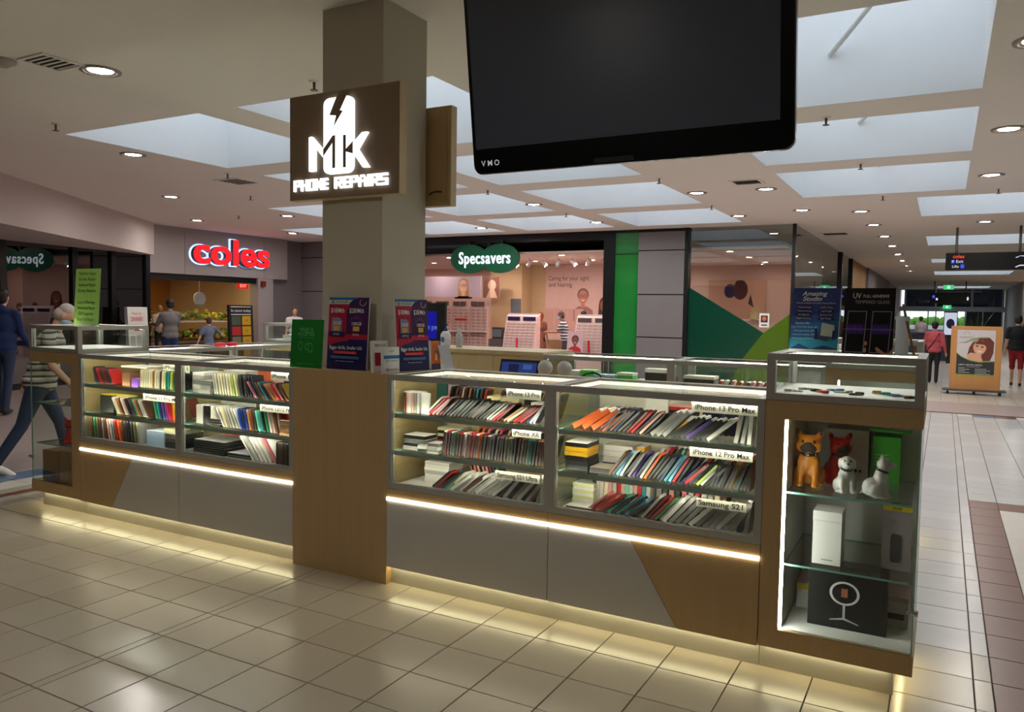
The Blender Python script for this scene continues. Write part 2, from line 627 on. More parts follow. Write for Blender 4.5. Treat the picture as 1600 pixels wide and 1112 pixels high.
for i, (x, y) in enumerate(DL):
    lab = NEARBY.get(i) or (f'{nth(i - 14)} round downlight along the receding corridor row' if 15 <= i <= 21 else f'round recessed ceiling downlight, {nth(i - 23)} of the outlying ones')
    t = root('downlight', lab, 'light', (x, y, CEIL), group='ceiling downlights')
    g = G()
    g.lathe([(0.153, 0.0), (0.15, -0.012), (0.118, -0.014), (0.09, 0.004), (0.09, 0.0)], (x, y, CEIL - 0.0005), 28, close=False)
    g.make('trim_ring', [lamp_trim], t)
    g = G()
    g.lathe([(0.0905, -0.004), (0.06, -0.006), (0.001, -0.007)], (x, y, CEIL), 24, close=False)
    g.make('lens', [lamp_face], t)
dark_vent = M('vent_slot', (52, 48, 44), 0.7)
VENTS = [(-6.05, 3.62, .34, 'square air vent beside the nearest large downlight'), (-9.204, 8.245, .5, 'air vent beside the skylight left of the logo sign'),
         (-2.49, 11.225, .42, 'air vent under the screen corner between downlights'), (-2.236, 19.073, .6, 'long air vent at the corridor mouth')]
for x, y, s_, lab in VENTS:
    t = root('ceiling_vent', lab, 'vent', (x, y, CEIL), group='ceiling vents')
    g = G()
    for q in range(4):
        a = [(-1, -1), (1, -1), (1, 1), (-1, 1)]
        p, r_ = a[q], a[(q + 1) % 4]
        g.prism([(x + p[0] * s_ / 2, y + p[1] * s_ / 2, CEIL - .012), (x + r_[0] * s_ / 2, y + r_[1] * s_ / 2, CEIL - .012),
                 (x + r_[0] * s_ * .42, y + r_[1] * s_ * .42, CEIL - .012), (x + p[0] * s_ * .42, y + p[1] * s_ * .42, CEIL - .012)], (0, 0, .012))
    g.make('vent_frame', [ceil_m], t)
    for k in range(5):
        g = G()
        yy = y - s_ * .36 + k * s_ * .16
        g.box((x - s_ * .4, yy, CEIL - .008), (x + s_ * .4, yy + s_ * .05, CEIL - .001))
        g.make('slat', [dark_vent], t)
SPR = [(-8.06, 4.854), (-4.58, 4.895), (-1.041, 7.875), (-0.963, 10.405), (-8.8, 7.7), (-10.2, 9.4), (-12.6, 11.3), (-6.2, 10.4), (-3.5, 10.45), (-6.3, 13.45), (-3.55, 13.4), (-0.9, 13.3), (0.6, 13.2)]
SPL = ['beside the first skylight', 'just above the hanging logo sign', 'between first and second big skylights beside the screen', 'between second and third skylights right of the screen',
       'past the first skylight corner', 'close to the bulkhead edge', 'above the red shop fascia', 'below the black screen', 'in front of the far skylight row', 'above the optician window',
       'above the grey panelled wall', 'before the corridor skylight', 'beside the corridor skylight corner']
spr_m = M('sprinkler_metal', (112, 100, 90), 0.4, metal=0.6)
for (x, y), lb in zip(SPR, SPL):
    t = root('sprinkler', 'small ceiling sprinkler head ' + lb, 'sprinkler', (x, y, CEIL), group='ceiling sprinklers')
    g = G()
    g.lathe([(0.045, 0), (0.04, -0.008), (0.014, -0.01)], (x, y, CEIL), 14, close=False)
    g.make('escutcheon', [ceil_m], t)
    g = G()
    g.cyl((x, y, CEIL - .008), (x, y, CEIL - .07), 0.012, 0.009, 10)
    g.cyl((x, y, CEIL - .07), (x, y, CEIL - .074), 0.032, n=12)
    g.make('nozzle', [spr_m], t)
for x, y, lb in ((-6.35, 3.42, 'flat white sensor plate beside the square air vent'), (-7.9, 11.3, 'small white ceiling sensor below the screen corner')):
    g = G()
    g.lathe([(0.1, 0), (0.095, -0.02), (0.05, -0.045), (0.045, -0.05)], (x, y, CEIL), 20)
    tag(g.make('ceiling_sensor', [M('sensor_white', (170, 162, 150), .5)], None, (x, y, CEIL)), lb, 'sensor')

# ================================================================== shop walls
shop_wall = M('grey_cladding', (120, 115, 116), 0.55, var=0.03)
dark_wall = M('dark_grey_cladding', (122, 114, 116), 0.55, var=0.03)
blackf = M('black_metal_frame', (20, 21, 22), 0.35, metal=0.3)
FY = 16.7
g = G()                                                    # optician front: header, posts
g.box((-14.9, FY, 3.25), (-6.6, FY + .25, CEIL)).box((-6.86, FY, 0), (-6.6, FY + .25, 3.25)).box((-11.98, FY, 0), (-11.9, FY + .1, 3.25))
g.box((-4.965, FY - .02, 0), (-4.885, FY + .2, CEIL)).box((-6.6, FY, 3.39), (-4.885, FY + .2, CEIL)).box((-2.76, FY - .01, 0), (-2.69, FY + .06, CEIL))
g.box((-9.93, FY - .02, 3.12), (-9.85, FY + .02, 3.3))
WB = struct(g, 'wall_back', [blackf], 'black framed shop front of the optician store', 'wall')
g = G()
g.box((-16.6, FY, 0), (-12.0, FY + .2, CEIL))
g.box((-6.03, FY + .03, 0), (-4.96, FY + .2, CEIL))
WP = struct(g, 'wall_back_cladding', [blackf], 'grey clad wall sections beside the optician window', 'wall')
for x0, x1, zs, mt in ((-6.02, -4.975, (0, 1.053, 2.0, 2.968, 3.385), shop_wall), (-16.6, -14.35, (0, 1.05, 2.05, 2.995, 3.44), dark_wall), (-14.33, -12.0, (0, 1.05, 2.05, 2.995, 3.44), dark_wall)):
    for a, b in zip(zs[:-1], zs[1:]):
        G().box((x0, FY - .018, a + .012), (x1, FY + .031, b - .012)).make('panel', [mt], WP)
green_gl = M('green_gloss_panel', (40, 128, 58), 0.06, var=0.35, scale=1.2)
t = struct(G().box((-6.6, FY + .06, 0), (-6.03, FY + .12, 3.39)), 'window_1', [green_gl], 'narrow glossy green glass panel beside the black shop post', 'window')
G().box((-6.6, FY + .04, 2.9), (-6.03, FY + .06, 2.915)).make('joint_bar', [blackf], t)
t = struct(G().pane((-11.9, FY + .08, 0), (-9.9, FY + .09, 3.25)), 'window_2', [glass('shop_glass', (238, 240, 240), .03), GEDGE], 'clear glass pane of the optician window behind oval sign', 'window')
t = struct(G().pane((-4.885, FY + .06, 0), (-2.76, FY + .07, CEIL)), 'window_3', [glass('shop_glass_side', (232, 238, 235), .14), GEDGE], 'large corner shop window with green triangle film', 'window')
P_ = Print((-4.885, FY + .055, 0), (2.125, 0, 0), (0, 0, CEIL))
P_.poly([(0, 0), (.6, 0), (.69, .285), (.755, .353), (0, .63)], M('dark_green_film', (5, 64, 47), .2))
P_.poly([(.42, 0), (1, 0), (1, .47), (.755, .353), (.56, .19)], M('olive_green_film', (74, 104, 18), .2))
P_.done(t, 'window_film')
struct(G().pane((-2.735, FY + .06, 0), (-2.725, 24.6, CEIL)), 'window_4', [glass('shop_glass_side'), GEDGE], 'shop window pane running along the corridor', 'window')
g = G()
g.box((-2.78, 24.6, 0), (-2.66, 24.75, CEIL)).box((-2.78, 27.5, 0), (-2.66, 27.65, CEIL))
struct(g, 'wall_corridor', [blackf], 'black posts of the corridor shop fronts', 'wall')
g = G()
g.box((-3.0, 27.65, 0), (-2.7, 33, CEIL), 0).box((-2.98, 33, 2.6), (-2.62, 46, CEIL), 1).box((-3.0, 46, 0), (-2.7, 61.5, CEIL), 2).box((-4, 33, 0), (-3.9, 46, 2.6), 1)
struct(g, 'wall_corridor_far', [M('ochre_shop_wall', (150, 108, 52), .6), dark_wall, M('pale_shop_wall', (170, 156, 150), .6)], 'ochre and grey shop walls further down the corridor', 'wall')
struct(G().pane((-2.735, 24.75, 0), (-2.725, 27.5, CEIL)), 'window_5', [glass('shop_glass_side'), GEDGE], 'second shop window pane along the corridor', 'window')
g = G()
g.box((3.7, 30, 0), (3.95, 36, CEIL), 0).box((3.6, 36, 0), (4.0, 46, CEIL), 1).box((3.4, 46, 0), (3.7, 61.5, CEIL), 0).box((7.7, -10, 0), (7.95, 30, CEIL), 0).box((3.7, 29.8, 0), (7.95, 30, CEIL), 0)
struct(g, 'wall_corridor_side', [M('pale_grey_wall', (176, 172, 170), .6), M('tan_column', (176, 142, 106), .6)], 'pale shop walls on the far side of the corridor', 'wall')
# far glazed entrance
alu_w = M('white_door_frame', (190, 196, 206), 0.5)
g = G()
EY = 60.0
for x in (-2.4, -.55, 1.55, 3.3):
    g.box((x - .06, EY, 2.3), (x + .06, EY + .1, CEIL))
for x in (-2.4, -.98, -.52, .1, 1.2, 2.2, 3.3):
    g.box((x - .035, EY, 0), (x + .035, EY + .1, 2.0))
g.box((-2.7, EY, 1.98), (3.5, EY + .12, 2.3))
D1 = struct(g, 'door_1', [alu_w], 'far white framed glazed entrance doors', 'door')
for x0, x1 in ((-2.34, -.61), (-.49, 1.49), (1.61, 3.24)):
    G().pane((x0, EY + .04, 2.3), (x1, EY + .05, CEIL)).make('pane', [glass('smoky_glass', (60, 64, 70), .05), GEDGE], D1)
for x0, x1 in ((-2.36, -1.02), (-.94, -.56), (-.48, .06), (.14, 1.16)):
    G().pane((x0, EY + .04, 0), (x1, EY + .05, 1.98)).make('pane', [GLASS, GEDGE], D1)
g = G()
g.box((1.24, EY + .03, 0), (3.26, EY + .06, 1.98))
g.make('dark_leaf', [M('dark_door_leaf', (38, 36, 40), .4)], D1)
hedge_m = M('far_hedge', (88, 140, 40), .8, var=.5, scale=3)
g = G()
for k in range(60):
    g.ball((-7 + k * .26 + random.uniform(-.1, .1), 70.6 + random.uniform(-.4, .4), .95 + random.uniform(0, .25)), (.35, .35, .5), 8, 0, 6)
tag(g.make('hedge', [hedge_m], None, (0, 70, .6)), 'sunlit green hedge outside the far entrance', 'hedge', kind='stuff')
struct(G().box((-20, 61.5, -.3), (20, 75, -.004)).box((-9, 69.4, 0), (10, 69.6, .95)), 'ground_outside', [M('outdoor_paving', (215, 212, 205), .8)], 'pale paving and low wall outside the entrance', 'pavement')
g = G()
g.box((-9, 69.2, 0), (10, 69.4, .62))
struct(g, 'wall_outside', [M('outdoor_blue_wall', (70, 84, 110), .7)], 'low slate wall outside the far entrance', 'wall')

# red lettered supermarket front at x = CX
CX = -15.9
g = G()
g.box((CX - .3, 11.58, 2.34), (CX - .02, 15.96, CEIL), 0)
g.box((CX - .3, 14.9, 0), (CX, 15.43, 2.34), 0).box((CX - .3, 11.45, 0), (CX - .05, 11.64, 2.34), 0)
g.box((CX - .3, 15.43, 0), (CX - .2, 16.7, CEIL), 1)
g.box((CX - .22, 11.62, 2.2), (CX - .06, 14.92, 2.34), 2)
WL = struct(g, 'wall_left', [M('pale_fascia', (160, 150, 150), .5, var=.02), dark_wall, blackf], 'grey supermarket fascia and entrance piers', 'wall')
for a, b in ((11.585, 12.62), (12.63, 15.1), (15.11, 15.95)):
    G().box((CX - .021, a, 2.345), (CX, b, CEIL - .005)).make('panel', [MATS['pale_fascia']], WL)
# dark glazed front beside it, turned towards the mall
import math as _m
TH = R(15)
P0 = Vector((-15.8, 11.6, 0)); WD = Vector((_m.sin(TH), -_m.cos(TH), 0)); WN = Vector((_m.cos(TH), _m.sin(TH), 0))
def wallbox(g, a, b, z0, z1, d0, d1, m=0):
    p = [P0 + WD * a + WN * d0, P0 + WD * b + WN * d0, P0 + WD * b + WN * d1, P0 + WD * a + WN * d1]
    g.prism([(q.x, q.y, z0) for q in p], (0, 0, z1 - z0), m)
g = G()
wallbox(g, 0, 12, 2.83, 2.95, -.1, 0)
for a in (0, 1.05, 2.1, 3.75, 6.2, 8.6):
    wallbox(g, a, a + .14, 0, 2.83, -.08, .02)
wallbox(g, 0, 12, 0, .12, -.08, .02)
WD_ = struct(g, 'wall_left_dark', [blackf], 'black framed darkened shop front by the bulkhead', 'wall')
for k, (a, b) in enumerate(((.14, 1.05), (1.19, 2.1), (2.24, 3.75), (3.89, 6.2), (6.34, 8.6), (8.74, 12))):
    g = G()
    wallbox(g, a, b, .12, 2.83, -.04, -.03)
    o = struct(g, 'window_%d' % (6 + k), [glass('dark_shop_glass', (70, 66, 68), .16)], f'dark reflective shop window, {nth(k)} bay from the supermarket', 'window')
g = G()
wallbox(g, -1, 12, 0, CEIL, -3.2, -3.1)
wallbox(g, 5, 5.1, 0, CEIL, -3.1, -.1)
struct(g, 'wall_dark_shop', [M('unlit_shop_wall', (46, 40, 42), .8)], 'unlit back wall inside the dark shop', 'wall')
# diagonal bulkhead
a, b = Vector((-15.66, 11.62, 0)), Vector((-11.75, 6.25, 0))
d = (b - a).normalized(); nn = Vector((-d.y, d.x, 0))
b = b + d * 7
g = G()
c = b - nn * 9; e = a - nn * .3
if nn.x > 0: nn = -nn
far1, far2 = P0 + WD * 13 - WN * .2, P0 - WN * .2
g.prism([(a.x, a.y, 2.725), (b.x, b.y, 2.725), (far1.x - .1, far1.y, 2.725), (far2.x, far2.y, 2.725)], (0, 0, CEIL - 2.725))
struct(g, 'trim_1', [M('bulkhead_paint', (198, 186, 182), .8, var=.02)], 'slanting ceiling bulkhead above the dark shop front', 'bulkhead')
# outer shell so that the sky only enters through the openings
g = G()
m_ = 0
g.box((-40.3, -10, 0), (-40, 75, 5)).box((25, -10, 0), (25.3, 61.5, 5)).box((-40, -10.3, 0), (25, -10, 5)).box((-40, 61.5, 0), (-3.0, 61.7, 5)).box((3.7, 61.5, 0), (25, 61.7, 5))
struct(g, 'wall_outer', [M('outer_wall_paint', (150, 140, 130), .8)], 'outer walls of the mall', 'wall')
# ================================================================== kiosk
SHELF_LED = glow('shelf_light', (255, 247, 226), LIGHT_CASE * 1.02)
KY, KD = 3.56, 0.60
ZB, ZT = 0.57, 1.225            # showcase bottom and top
SH1, SH2 = 1.003, 0.787         # upper faces of the two glass shelves
DECK = 0.588

def counter(label, x0, x1, loc=None, rz=0.0, white=None, woodp=None, back='panel', led_left=True, backm=None, shelves=True):
    """showcase counter in local coordinates: x across, y 0 front .. KD back, centred on x"""
    w = x1 - x0
    cx = (x0 + x1) / 2
    t = root('display_counter', label, 'counter', loc or (cx, KY, 0), rz, 'showcase counters of the kiosk', local=True)
    a, b = -w / 2, w / 2
    G().box((a, .05, 0), (b, KD - .05, .104)).make('plinth', [M('brushed_kickboard', (186, 182, 172), .35, metal=.5, stretch=(1, 1, 60), var=.06)], t)
    G().box((a + .004, .013, .106), (b - .004, KD, ZB - .004)).make('base_cabinet', [OAK], t)
    if white:
        G().prism([(p[0] - cx, .0, p[1]) for p in white], (0, .012, 0)).make('front_panel', [FRONTP], t)
    if woodp:
        G().prism([(p[0] - cx, .0, p[1]) for p in woodp], (0, .012, 0)).make('front_panel', [OAK], t)
    G().box((a + .002, .0, .518), (b - .002, .012, ZB - .002)).make('upper_board', [OAK], t)
    G().box((a + .004, -.006, .499), (b - .004, .008, .515)).make('light_strip', [FRONT_LED], t)
    G().box((a + .01, .022, .100), (b - .01, .036, .106)).make('underglow_strip', [UNDER_LED], t)
    G().box((a + .033, .034, ZB), (b - .033, KD - .034, DECK - .001)).make('deck', [WHITE], t)
    f, q = G(), .032
    for x in (a, b - q):
        f.box((x, 0, ZB), (x + q, q, ZT)).box((x, KD - q, ZB), (x + q, KD, ZT))
        f.box((x, q, ZT - q), (x + q, KD - q, ZT))
    for y in (0, KD - q):
        f.box((a + q, y, ZB), (b - q, y + q, ZB + q)).box((a + q, y, ZT - q), (b - q, y + q, ZT))
    f.make('frame', [ALU], t)
    G().pane((a + q, .012, ZB + q), (b - q, .018, ZT - q)).make('front_glass', [GLASS, GEDGE], t)
    G().pane((a + q, q, ZT - .012), (b - q, KD - q, ZT - .004)).make('top_glass', [TOPGL, GEDGE], t)
    for x in (a + .022, b - .028):
        G().pane((x, q + .004, ZB + q), (x + .006, KD - q - .004, ZT - q)).make('side_glass', [GLASS, GEDGE], t)
    if shelves:
        for z in (SH1, SH2):
            s_ = G().pane((a + q + .004, .0205, z - .009), (b - q - .004, KD - .05, z)).make('shelf', [GLASS, GEDGE], t)
            G().box((a + q + .004, .0215, z - .026), (b - q - .004, .029, z - .0095)).make('shelf_rail', [ALU], s_)
            G().box((a + q + .01, .0295, z - .024), (b - q - .01, .036, z - .012)).make('light_strip', [SHELF_LED], s_)
    if back == 'panel':
        for x_0, x_1, y in ((a + q, .02, KD - .022), (-.02, b - q, KD - .034)):
            G().box((x_0, y, ZB + q), (x_1, y + .01, ZT - q)).make('sliding_door', [backm or CREAM_OAK], t)
    else:
        for x_0, x_1, y in ((a + q, .02, KD - .022), (-.02, b - q, KD - .034)):
            G().pane((x_0, y, ZB + q), (x_1, y + .006, ZT - q)).make('sliding_door', [GLASS, GEDGE], t)
    G().box((a + q, KD - q - .014, ZT - .034), (b - q, KD - q - .002, ZT - .016)).make('light_strip', [CASE_LED], t)
    if led_left:
        G().box((a + q + .003, q, ZT - .034), (a + q + .014, KD - q - .02, ZT - .016)).make('light_strip', [CASE_LED], t)
    G().box((a + q, q + .0005, ZT - .032), (b - q, q + .006, ZT - .022)).make('light_strip', [SHELF_LED], t)  # unseen front strip, added to light the top shelf
    G().box((a + q, q + .0005, ZT - .0215), (b - q, q + .009, ZT - .015)).make('light_cover', [ALU], t)  # added cap that hides the front strip from above
    return t

XA, XB, XP0, XP1, XC, XD = -5.68, -4.565, -3.505, -2.775, -1.735, -0.678
z0, z1 = .108, .498
CA = counter('long showcase counter next to the wooden end cabinet with cardboard boxes', XA, XB, white=[(-5.303, z0), (XB - .002, z0), (XB - .002, z1), (-5.06, z1)], woodp=[(XA + .002, z0), (-5.306, z0), (-5.063, z1), (XA + .002, z1)])
CB = counter('showcase counter under the green flyer, white front', XB, XP0, white=[(XB + .002, z0), (XP0 - .002, z0), (XP0 - .002, z1), (XB + .002, z1)], backm=M('cream_back', (226, 220, 196), .5))
CC = counter('showcase counter beside the wooden pillar, white front', XP1, XC, white=[(XP1 + .002, z0), (XC - .002, z0), (XC - .002, z1), (XP1 + .002, z1)])
CD = counter('showcase counter with slanted wooden front beside the dog cabinet', XC, XD, white=[(XC + .002, z0), (-1.05, z0), (-1.293, z1), (XC + .002, z1)], woodp=[(-1.047, z0), (XD - .002, z0), (XD - .002, z1), (-1.29, z1)], backm=M('white_back', (232, 230, 214), .5))
# back and side runs of the ring-shaped kiosk, turned to face outwards
BYF = 6.59
full = lambda w: [(-w / 2 + .002, z0), (w / 2 - .002, z0), (w / 2 - .002, z1), (-w / 2 + .002, z1)]
def plain(label, w, loc, rz, **kw):
    t = counter(label, -w / 2, w / 2, loc=loc, rz=rz, white=full(w), **kw)
    return t
plain('rear showcase counter with a boxed headset, next to the back desk', 1.12, (-2.43, BYF, 0), math.pi, back='glass')
plain('rear showcase counter full of small red and white packs', 1.14, (-1.30, BYF, 0), math.pi, back='glass')
plain('side showcase counter behind the green repair sign', 0.905, (-6.32, 4.62, 0), -math.pi / 2, back='glass')
plain('side showcase counter with white boxes by the far display box', 0.90, (-6.32, 5.53, 0), -math.pi / 2, back='glass')
plain('rear showcase counter hidden behind the green flyer', 1.16, (-5.095, BYF, 0), math.pi, back='glass')

# wooden pillar panel around the column foot
t = root('pillar_casing', 'tall plain wooden casing around the foot of the column', 'casing', (-3.14, 3.87, 0))
G().box((XP0, KY, 0), (XP1, KY + .016, ZT)).make('front_board', [OAK], t)
G().box((XP0, KY + .016, 0), (XP0 + .016, 4.16, ZT - .02)).make('side_board', [OAK], t)
G().box((XP1 - .016, KY + .016, 0), (XP1, 4.16, ZT - .02)).make('side_board', [OAK], t)
G().box((XP0, KY + .016, ZT - .02), (XP1, 3.765, ZT)).box((XP0, 3.765, ZT - .02), (-3.462, 4.16, ZT)).box((-2.978, 3.765, ZT - .02), (XP1, 4.16, ZT)).make('top_board', [OAK], t)
# rear desk
t = root('rear_desk', 'tall pale wooden desk panel behind the column', 'desk', (-3.75, 6.29, 0))
for k in range(3):
    xa = -4.5 + k * .503
    G().box((xa + .001, 5.99, 0), (xa + .501, 6.006, 1.21)).make('front_board', [CREAM_OAK], t)
G().box((-4.5, 5.975, 1.211), (-2.99, 6.59, 1.245)).make('desk_top', [CREAM_OAK], t)
G().box((-4.5, 6.57, 0), (-2.99, 6.59, 1.21)).make('rear_board', [CREAM_OAK], t)

# ------------------------------------------------------------------ end cabinets with display boxes
def display_box(label, x0, x1, y0, y1):
    t = root('display_box', label, 'display case', ((x0 + x1) / 2, (y0 + y1) / 2, ZT), group='glass display boxes on the cabinet tops')
    za, zb, q = ZT + .001, 1.43, .036
    f = G()
    for x in (x0, x1 - q):
        for y in (y0, y1 - q):
            f.box((x, y, za), (x + q, y + q, zb))
    for z in (za, zb - .03):
        for y in (y0, y1 - q):
            f.box((x0 + q, y, z), (x1 - q, y + q, z + .03))
        for x in (x0, x1 - q):
            f.box((x, y0 + q, z), (x + q, y1 - q, z + .03))
    f.make('frame', [ALU], t)
    G().box((x0 + q, y0 + q, za), (x1 - q, y1 - q, za + .031)).make('deck', [WHITE], t)
    G().pane((x0 + q, y0 + .012, za + .03), (x1 - q, y0 + .018, zb - .03)).make('front_glass', [GLASS, GEDGE], t)
    G().pane((x0 + q, y1 - .018, za + .03), (x1 - q, y1 - .012, zb - .03)).make('back_glass', [GLASS, GEDGE], t)
    for x in (x0 + .012, x1 - .018):
        G().pane((x, y0 + q, za + .03), (x + .006, y1 - q, zb - .03)).make('side_glass', [GLASS, GEDGE], t)
    G().pane((x0 + q, y0 + q, zb - .012), (x1 - q, y1 - q, zb - .004)).make('top_glass', [GLASS, GEDGE], t)
    G().box((x0 + q, y1 - q - .012, zb - .032), (x1 - q, y1 - q - .002, zb - .016)).make('light_strip', [glow('display_box_light', (255, 250, 236), 20.0)], t)
    G().box((x0 + q + .002, y0 + q, zb - .030), (x0 + q + .010, y1 - q - .02, zb - .018)).make('light_strip', [glow('display_box_light', (255, 250, 236), 20.0)], t)
    return t
XE0, XE1, XF0, XF1 = -0.676, -0.056, -6.32, -5.683
display_box('lit glass display box with small coloured items on the dog cabinet', XE0, XE1, KY, KY + KD)
display_box('lit glass display box with the green repair sign on top', XF0, XF1, KY, KY + KD)
display_box('far lit glass display box beside the green flyer', XF0, XF1, 5.99, BYF)
display_box('far lit glass display box behind the two desk posters', -.73, -.12, 5.99, BYF)

def end_cabinet(label, x0, x1, y0, mirror=False, solid_back=True, loc_y=None):
    """x0..x1 wooden frame with the glazed side on the right (or left when mirrored)"""
    y1 = y0 + KD
    t = root('end_cabinet', label, 'cabinet', ((x0 + x1) / 2, (y0 + y1) / 2, 0))
    fx = (lambda x: x) if not mirror else (lambda x: x0 + x1 - x)
    def bx(g, a, b, m=0):
        return g.box((fx(a[0]), a[1], a[2]), (fx(b[0]), b[1], b[2]), m)
    def px(g, a, b):
        return g.pane((fx(a[0]), a[1], a[2]), (fx(b[0]), b[1], b[2]))
    st = .083 if not mirror else .10
    bx(G(), (x0, y0 + .05, 0), (x1 - .07, y1 - .05, .112)).make('plinth', [MATS['brushed_kickboard']], t)
    bx(G(), (x0 + .02, y0 + .024, .106), (x1 - .09, y0 + .036, .114)).make('underglow_strip', [UNDER_LED], t)
    bx(G(), (x1 - .06, y0 + .06, .106), (x1 - .045, y1 - .06, .114)).make('underglow_strip', [UNDER_LED], t)
    bx(G(), (x0, y0, .114), (x1, y1, .20)).make('base_board', [OAK], t)
    bx(G(), (x0, y0, 1.143), (x1, y1, ZT - .001)).make('top_board', [OAK], t)
    bx(G(), (x0, y0, .20), (x0 + st, y1, 1.143)).make('stile', [OAK], t)
    inner = M('white_cabinet_lining', (228, 228, 222), .5, var=.02)
    if solid_back:
        bx(G(), (x0 + st, y1 - .014, .20), (x1 - .004, y1, 1.143)).make('back_panel', [inner], t)
        bx(G(), (x0 + st, y0 + .02, .20), (x0 + st + .012, y1 - .014, 1.143)).make('side_lining', [inner], t)
        bx(G(), (x0 + st + .012, y0 + .02, .20), (x1 - .012, y1 - .014, .206)).make('floor_lining', [inner], t)
        bx(G(), (x0 + st + .003, y0 + .006, .21), (x0 + st + .012, y0 + .018, 1.135)).make('light_strip', [glow('cabinet_light', (250, 250, 240), 55)], t)
    else:
        px(G(), (x0 + st, y1 - .01, .20), (x1 - .004, y1 - .004, 1.143)).make('back_glass', [GLASS, GEDGE], t)
    px(G(), (x0 + st, y0 + .004, .20), (x1 - .012, y0 + .010, 1.143)).make('front_glass', [GLASS, GEDGE], t)
    px(G(), (x1 - .010, y0 + .004, .20), (x1 - .004, y1 - .014, 1.143)).make('side_glass', [GLASS, GEDGE], t)
    for z in (.82, .497):
        px(G(), (x0 + st + .013, y0 + .03, z - .009), (x1 - .03, y1 - .02, z)).make('shelf', [GLASS, GEDGE], t)
    g = G()
    g.cyl((fx(x1 - .012), y0 - .004, .385), (fx(x1 + .012), y0 - .004, .385), .011, n=12).cyl((fx(x1 - .03), y0 - .004, .385), (fx(x1 - .016), y0 - .004, .385), .008, n=12)
    g.make('lock', [M('chrome', (200, 200, 205), .15, metal=1.0)], t)
    return t
end_cabinet('wooden end cabinet with glass shelves holding the dog figurines', XE0, XE1, KY)
end_cabinet('wooden end cabinet with glass shelves and two cardboard boxes', XF0, XF1, KY, mirror=True, solid_back=False)
end_cabinet('rear wooden end cabinet below the far display box', XF0, XF1, 5.99, mirror=True, solid_back=False)
end_cabinet('rear wooden end cabinet behind the two desk posters', -.73, -.12, 5.99, solid_back=True)

# ================================================================== column with logo signs
COLX0, COLX1, COLY0, COLY1 = -3.456, -2.983, 3.77, 4.215
g = G()
g.box((COLX0, COLY0, 0), (COLX1, COLY1, CEIL))
COLUMN = struct(g, 'wall_column', [M('column_paint', (190, 182, 164), .7, var=.03, scale=1.5)], 'square cream painted building column rising through the kiosk', 'column')
sign_face = wood('sign_laminate', (136, 114, 90), rough=.5)
sign_side = wood('sign_side_laminate', (206, 180, 136))
lit = glow('logo_light', (240, 248, 255), 1.9)
letter_side = M('letter_side_white', (225, 230, 235), .4, emit=.6)
SX0, SX1, SZ0, SZ1, SY = -3.668, -2.806, 2.27, 2.915, 3.70
t = root('logo_sign', 'brown box sign with glowing phone logo on the column', 'sign', ((SX0 + SX1) / 2, 3.735, SZ0))
G().box((SX0, SY + .004, SZ0), (SX1, 3.769, SZ1)).make('sign_box', [sign_side], t)
G().box((SX0 + .004, SY, SZ0 + .004), (SX1 - .004, SY + .004, SZ1 - .004)).make('sign_face', [sign_face], t)
def S(u, v, y=0.0):   # drawing units of the sign face (0..875 across, 0..810 down)
    return (SX0 + (SX1 - SX0) * u / 875.0, SY - y, SZ1 - (SZ1 - SZ0) * v / 810.0)
def sk(x, y):
    u = x - 65.0
    return u, (y - 150 + 110 * u / 875) / (812 + 78 * u / 875) * 810
def arc(cx, cy, r, a0, a1, n=5):
    return [(cx + r * math.cos(R(a0 + (a1 - a0) * i / n)), cy - r * math.sin(R(a0 + (a1 - a0) * i / n))) for i in range(n + 1)]
g = G()
def lp(pts, d=.022):
    g.prism([S(u, v) for u, v in pts], (0, -d, 0), 0)
lp(arc(490, 108, 48, 0, 90) + arc(355, 108, 48, 90, 180) + arc(355, 583, 48, 180, 270) + arc(490, 583, 48, 270, 360))
lp([sk(*p) for p in ((250, 470), (272, 464), (363, 570), (363, 626), (297, 540), (297, 735), (250, 738))])
lp([sk(*p) for p in ((607, 520), (676, 441), (716, 438), (640, 572), (727, 716), (682, 718), (607, 602))])
g2 = G()
def dk(pts, d=.0228):
    g2.prism([S(*sk(*p), y=.002) for p in pts], (0, -d + .002, 0), 0)
dk(((476, 160), (420, 300), (474, 305), (453, 392), (527, 268), (503, 265), (556, 150), (540, 138), (490, 145)))
dk(((370, 566), (446, 462), (467, 458), (467, 716), (444, 718), (444, 518), (370, 622)))
dk(((530, 460), (552, 458), (552, 568), (604, 512), (604, 606), (552, 590), (552, 712), (530, 714)))
g2.make('logo_inlay', [sign_face], t)
g.make('logo', [lit], t)
BLK = {'P': ('1111', '1001', '1111', '1000', '1000'), 'H': ('1001', '1001', '1111', '1001', '1001'), 'O': ('1111', '1001', '1001', '1001', '1111'), 'N': ('1001', '1101', '1111', '1011', '1001'),
       'E': ('111', '100', '111', '100', '111'), 'R': ('1111', '1001', '1111', '1010', '1001'), 'A': ('0110', '1001', '1111', '1001', '1001'), 'I': ('1', '1', '1', '1', '1'), 'S': ('1111', '1000', '1111', '0001', '1111')}
for word, u0, u1, v0 in (('PHONE', 47, 330, 655), ('REPAIRS', 385, 797, 655)):    # blocky letters
    n = sum(len(BLK[c][0]) for c in word) + .55 * (len(word) - 1)
    cw = (u1 - u0) / n
    u = u0
    for c in word:
        rows = BLK[c]
        g = G()
        for r_, bits in enumerate(rows):
            k0 = None
            for k in range(len(bits) + 1):
                on = k < len(bits) and bits[k] == '1'
                if on and k0 is None: k0 = k
                if not on and k0 is not None:
                    p0, p1 = S(u + k0 * cw, v0 + r_ * 17.5), S(u + k * cw, v0 + (r_ + 1) * 17.5)
                    g.box((p0[0], SY - .014, p0[2]), (p1[0], SY, p1[2]))
                    k0 = None
        g.make('letter', [lit], t)
        u += (len(rows[0]) + .55) * cw
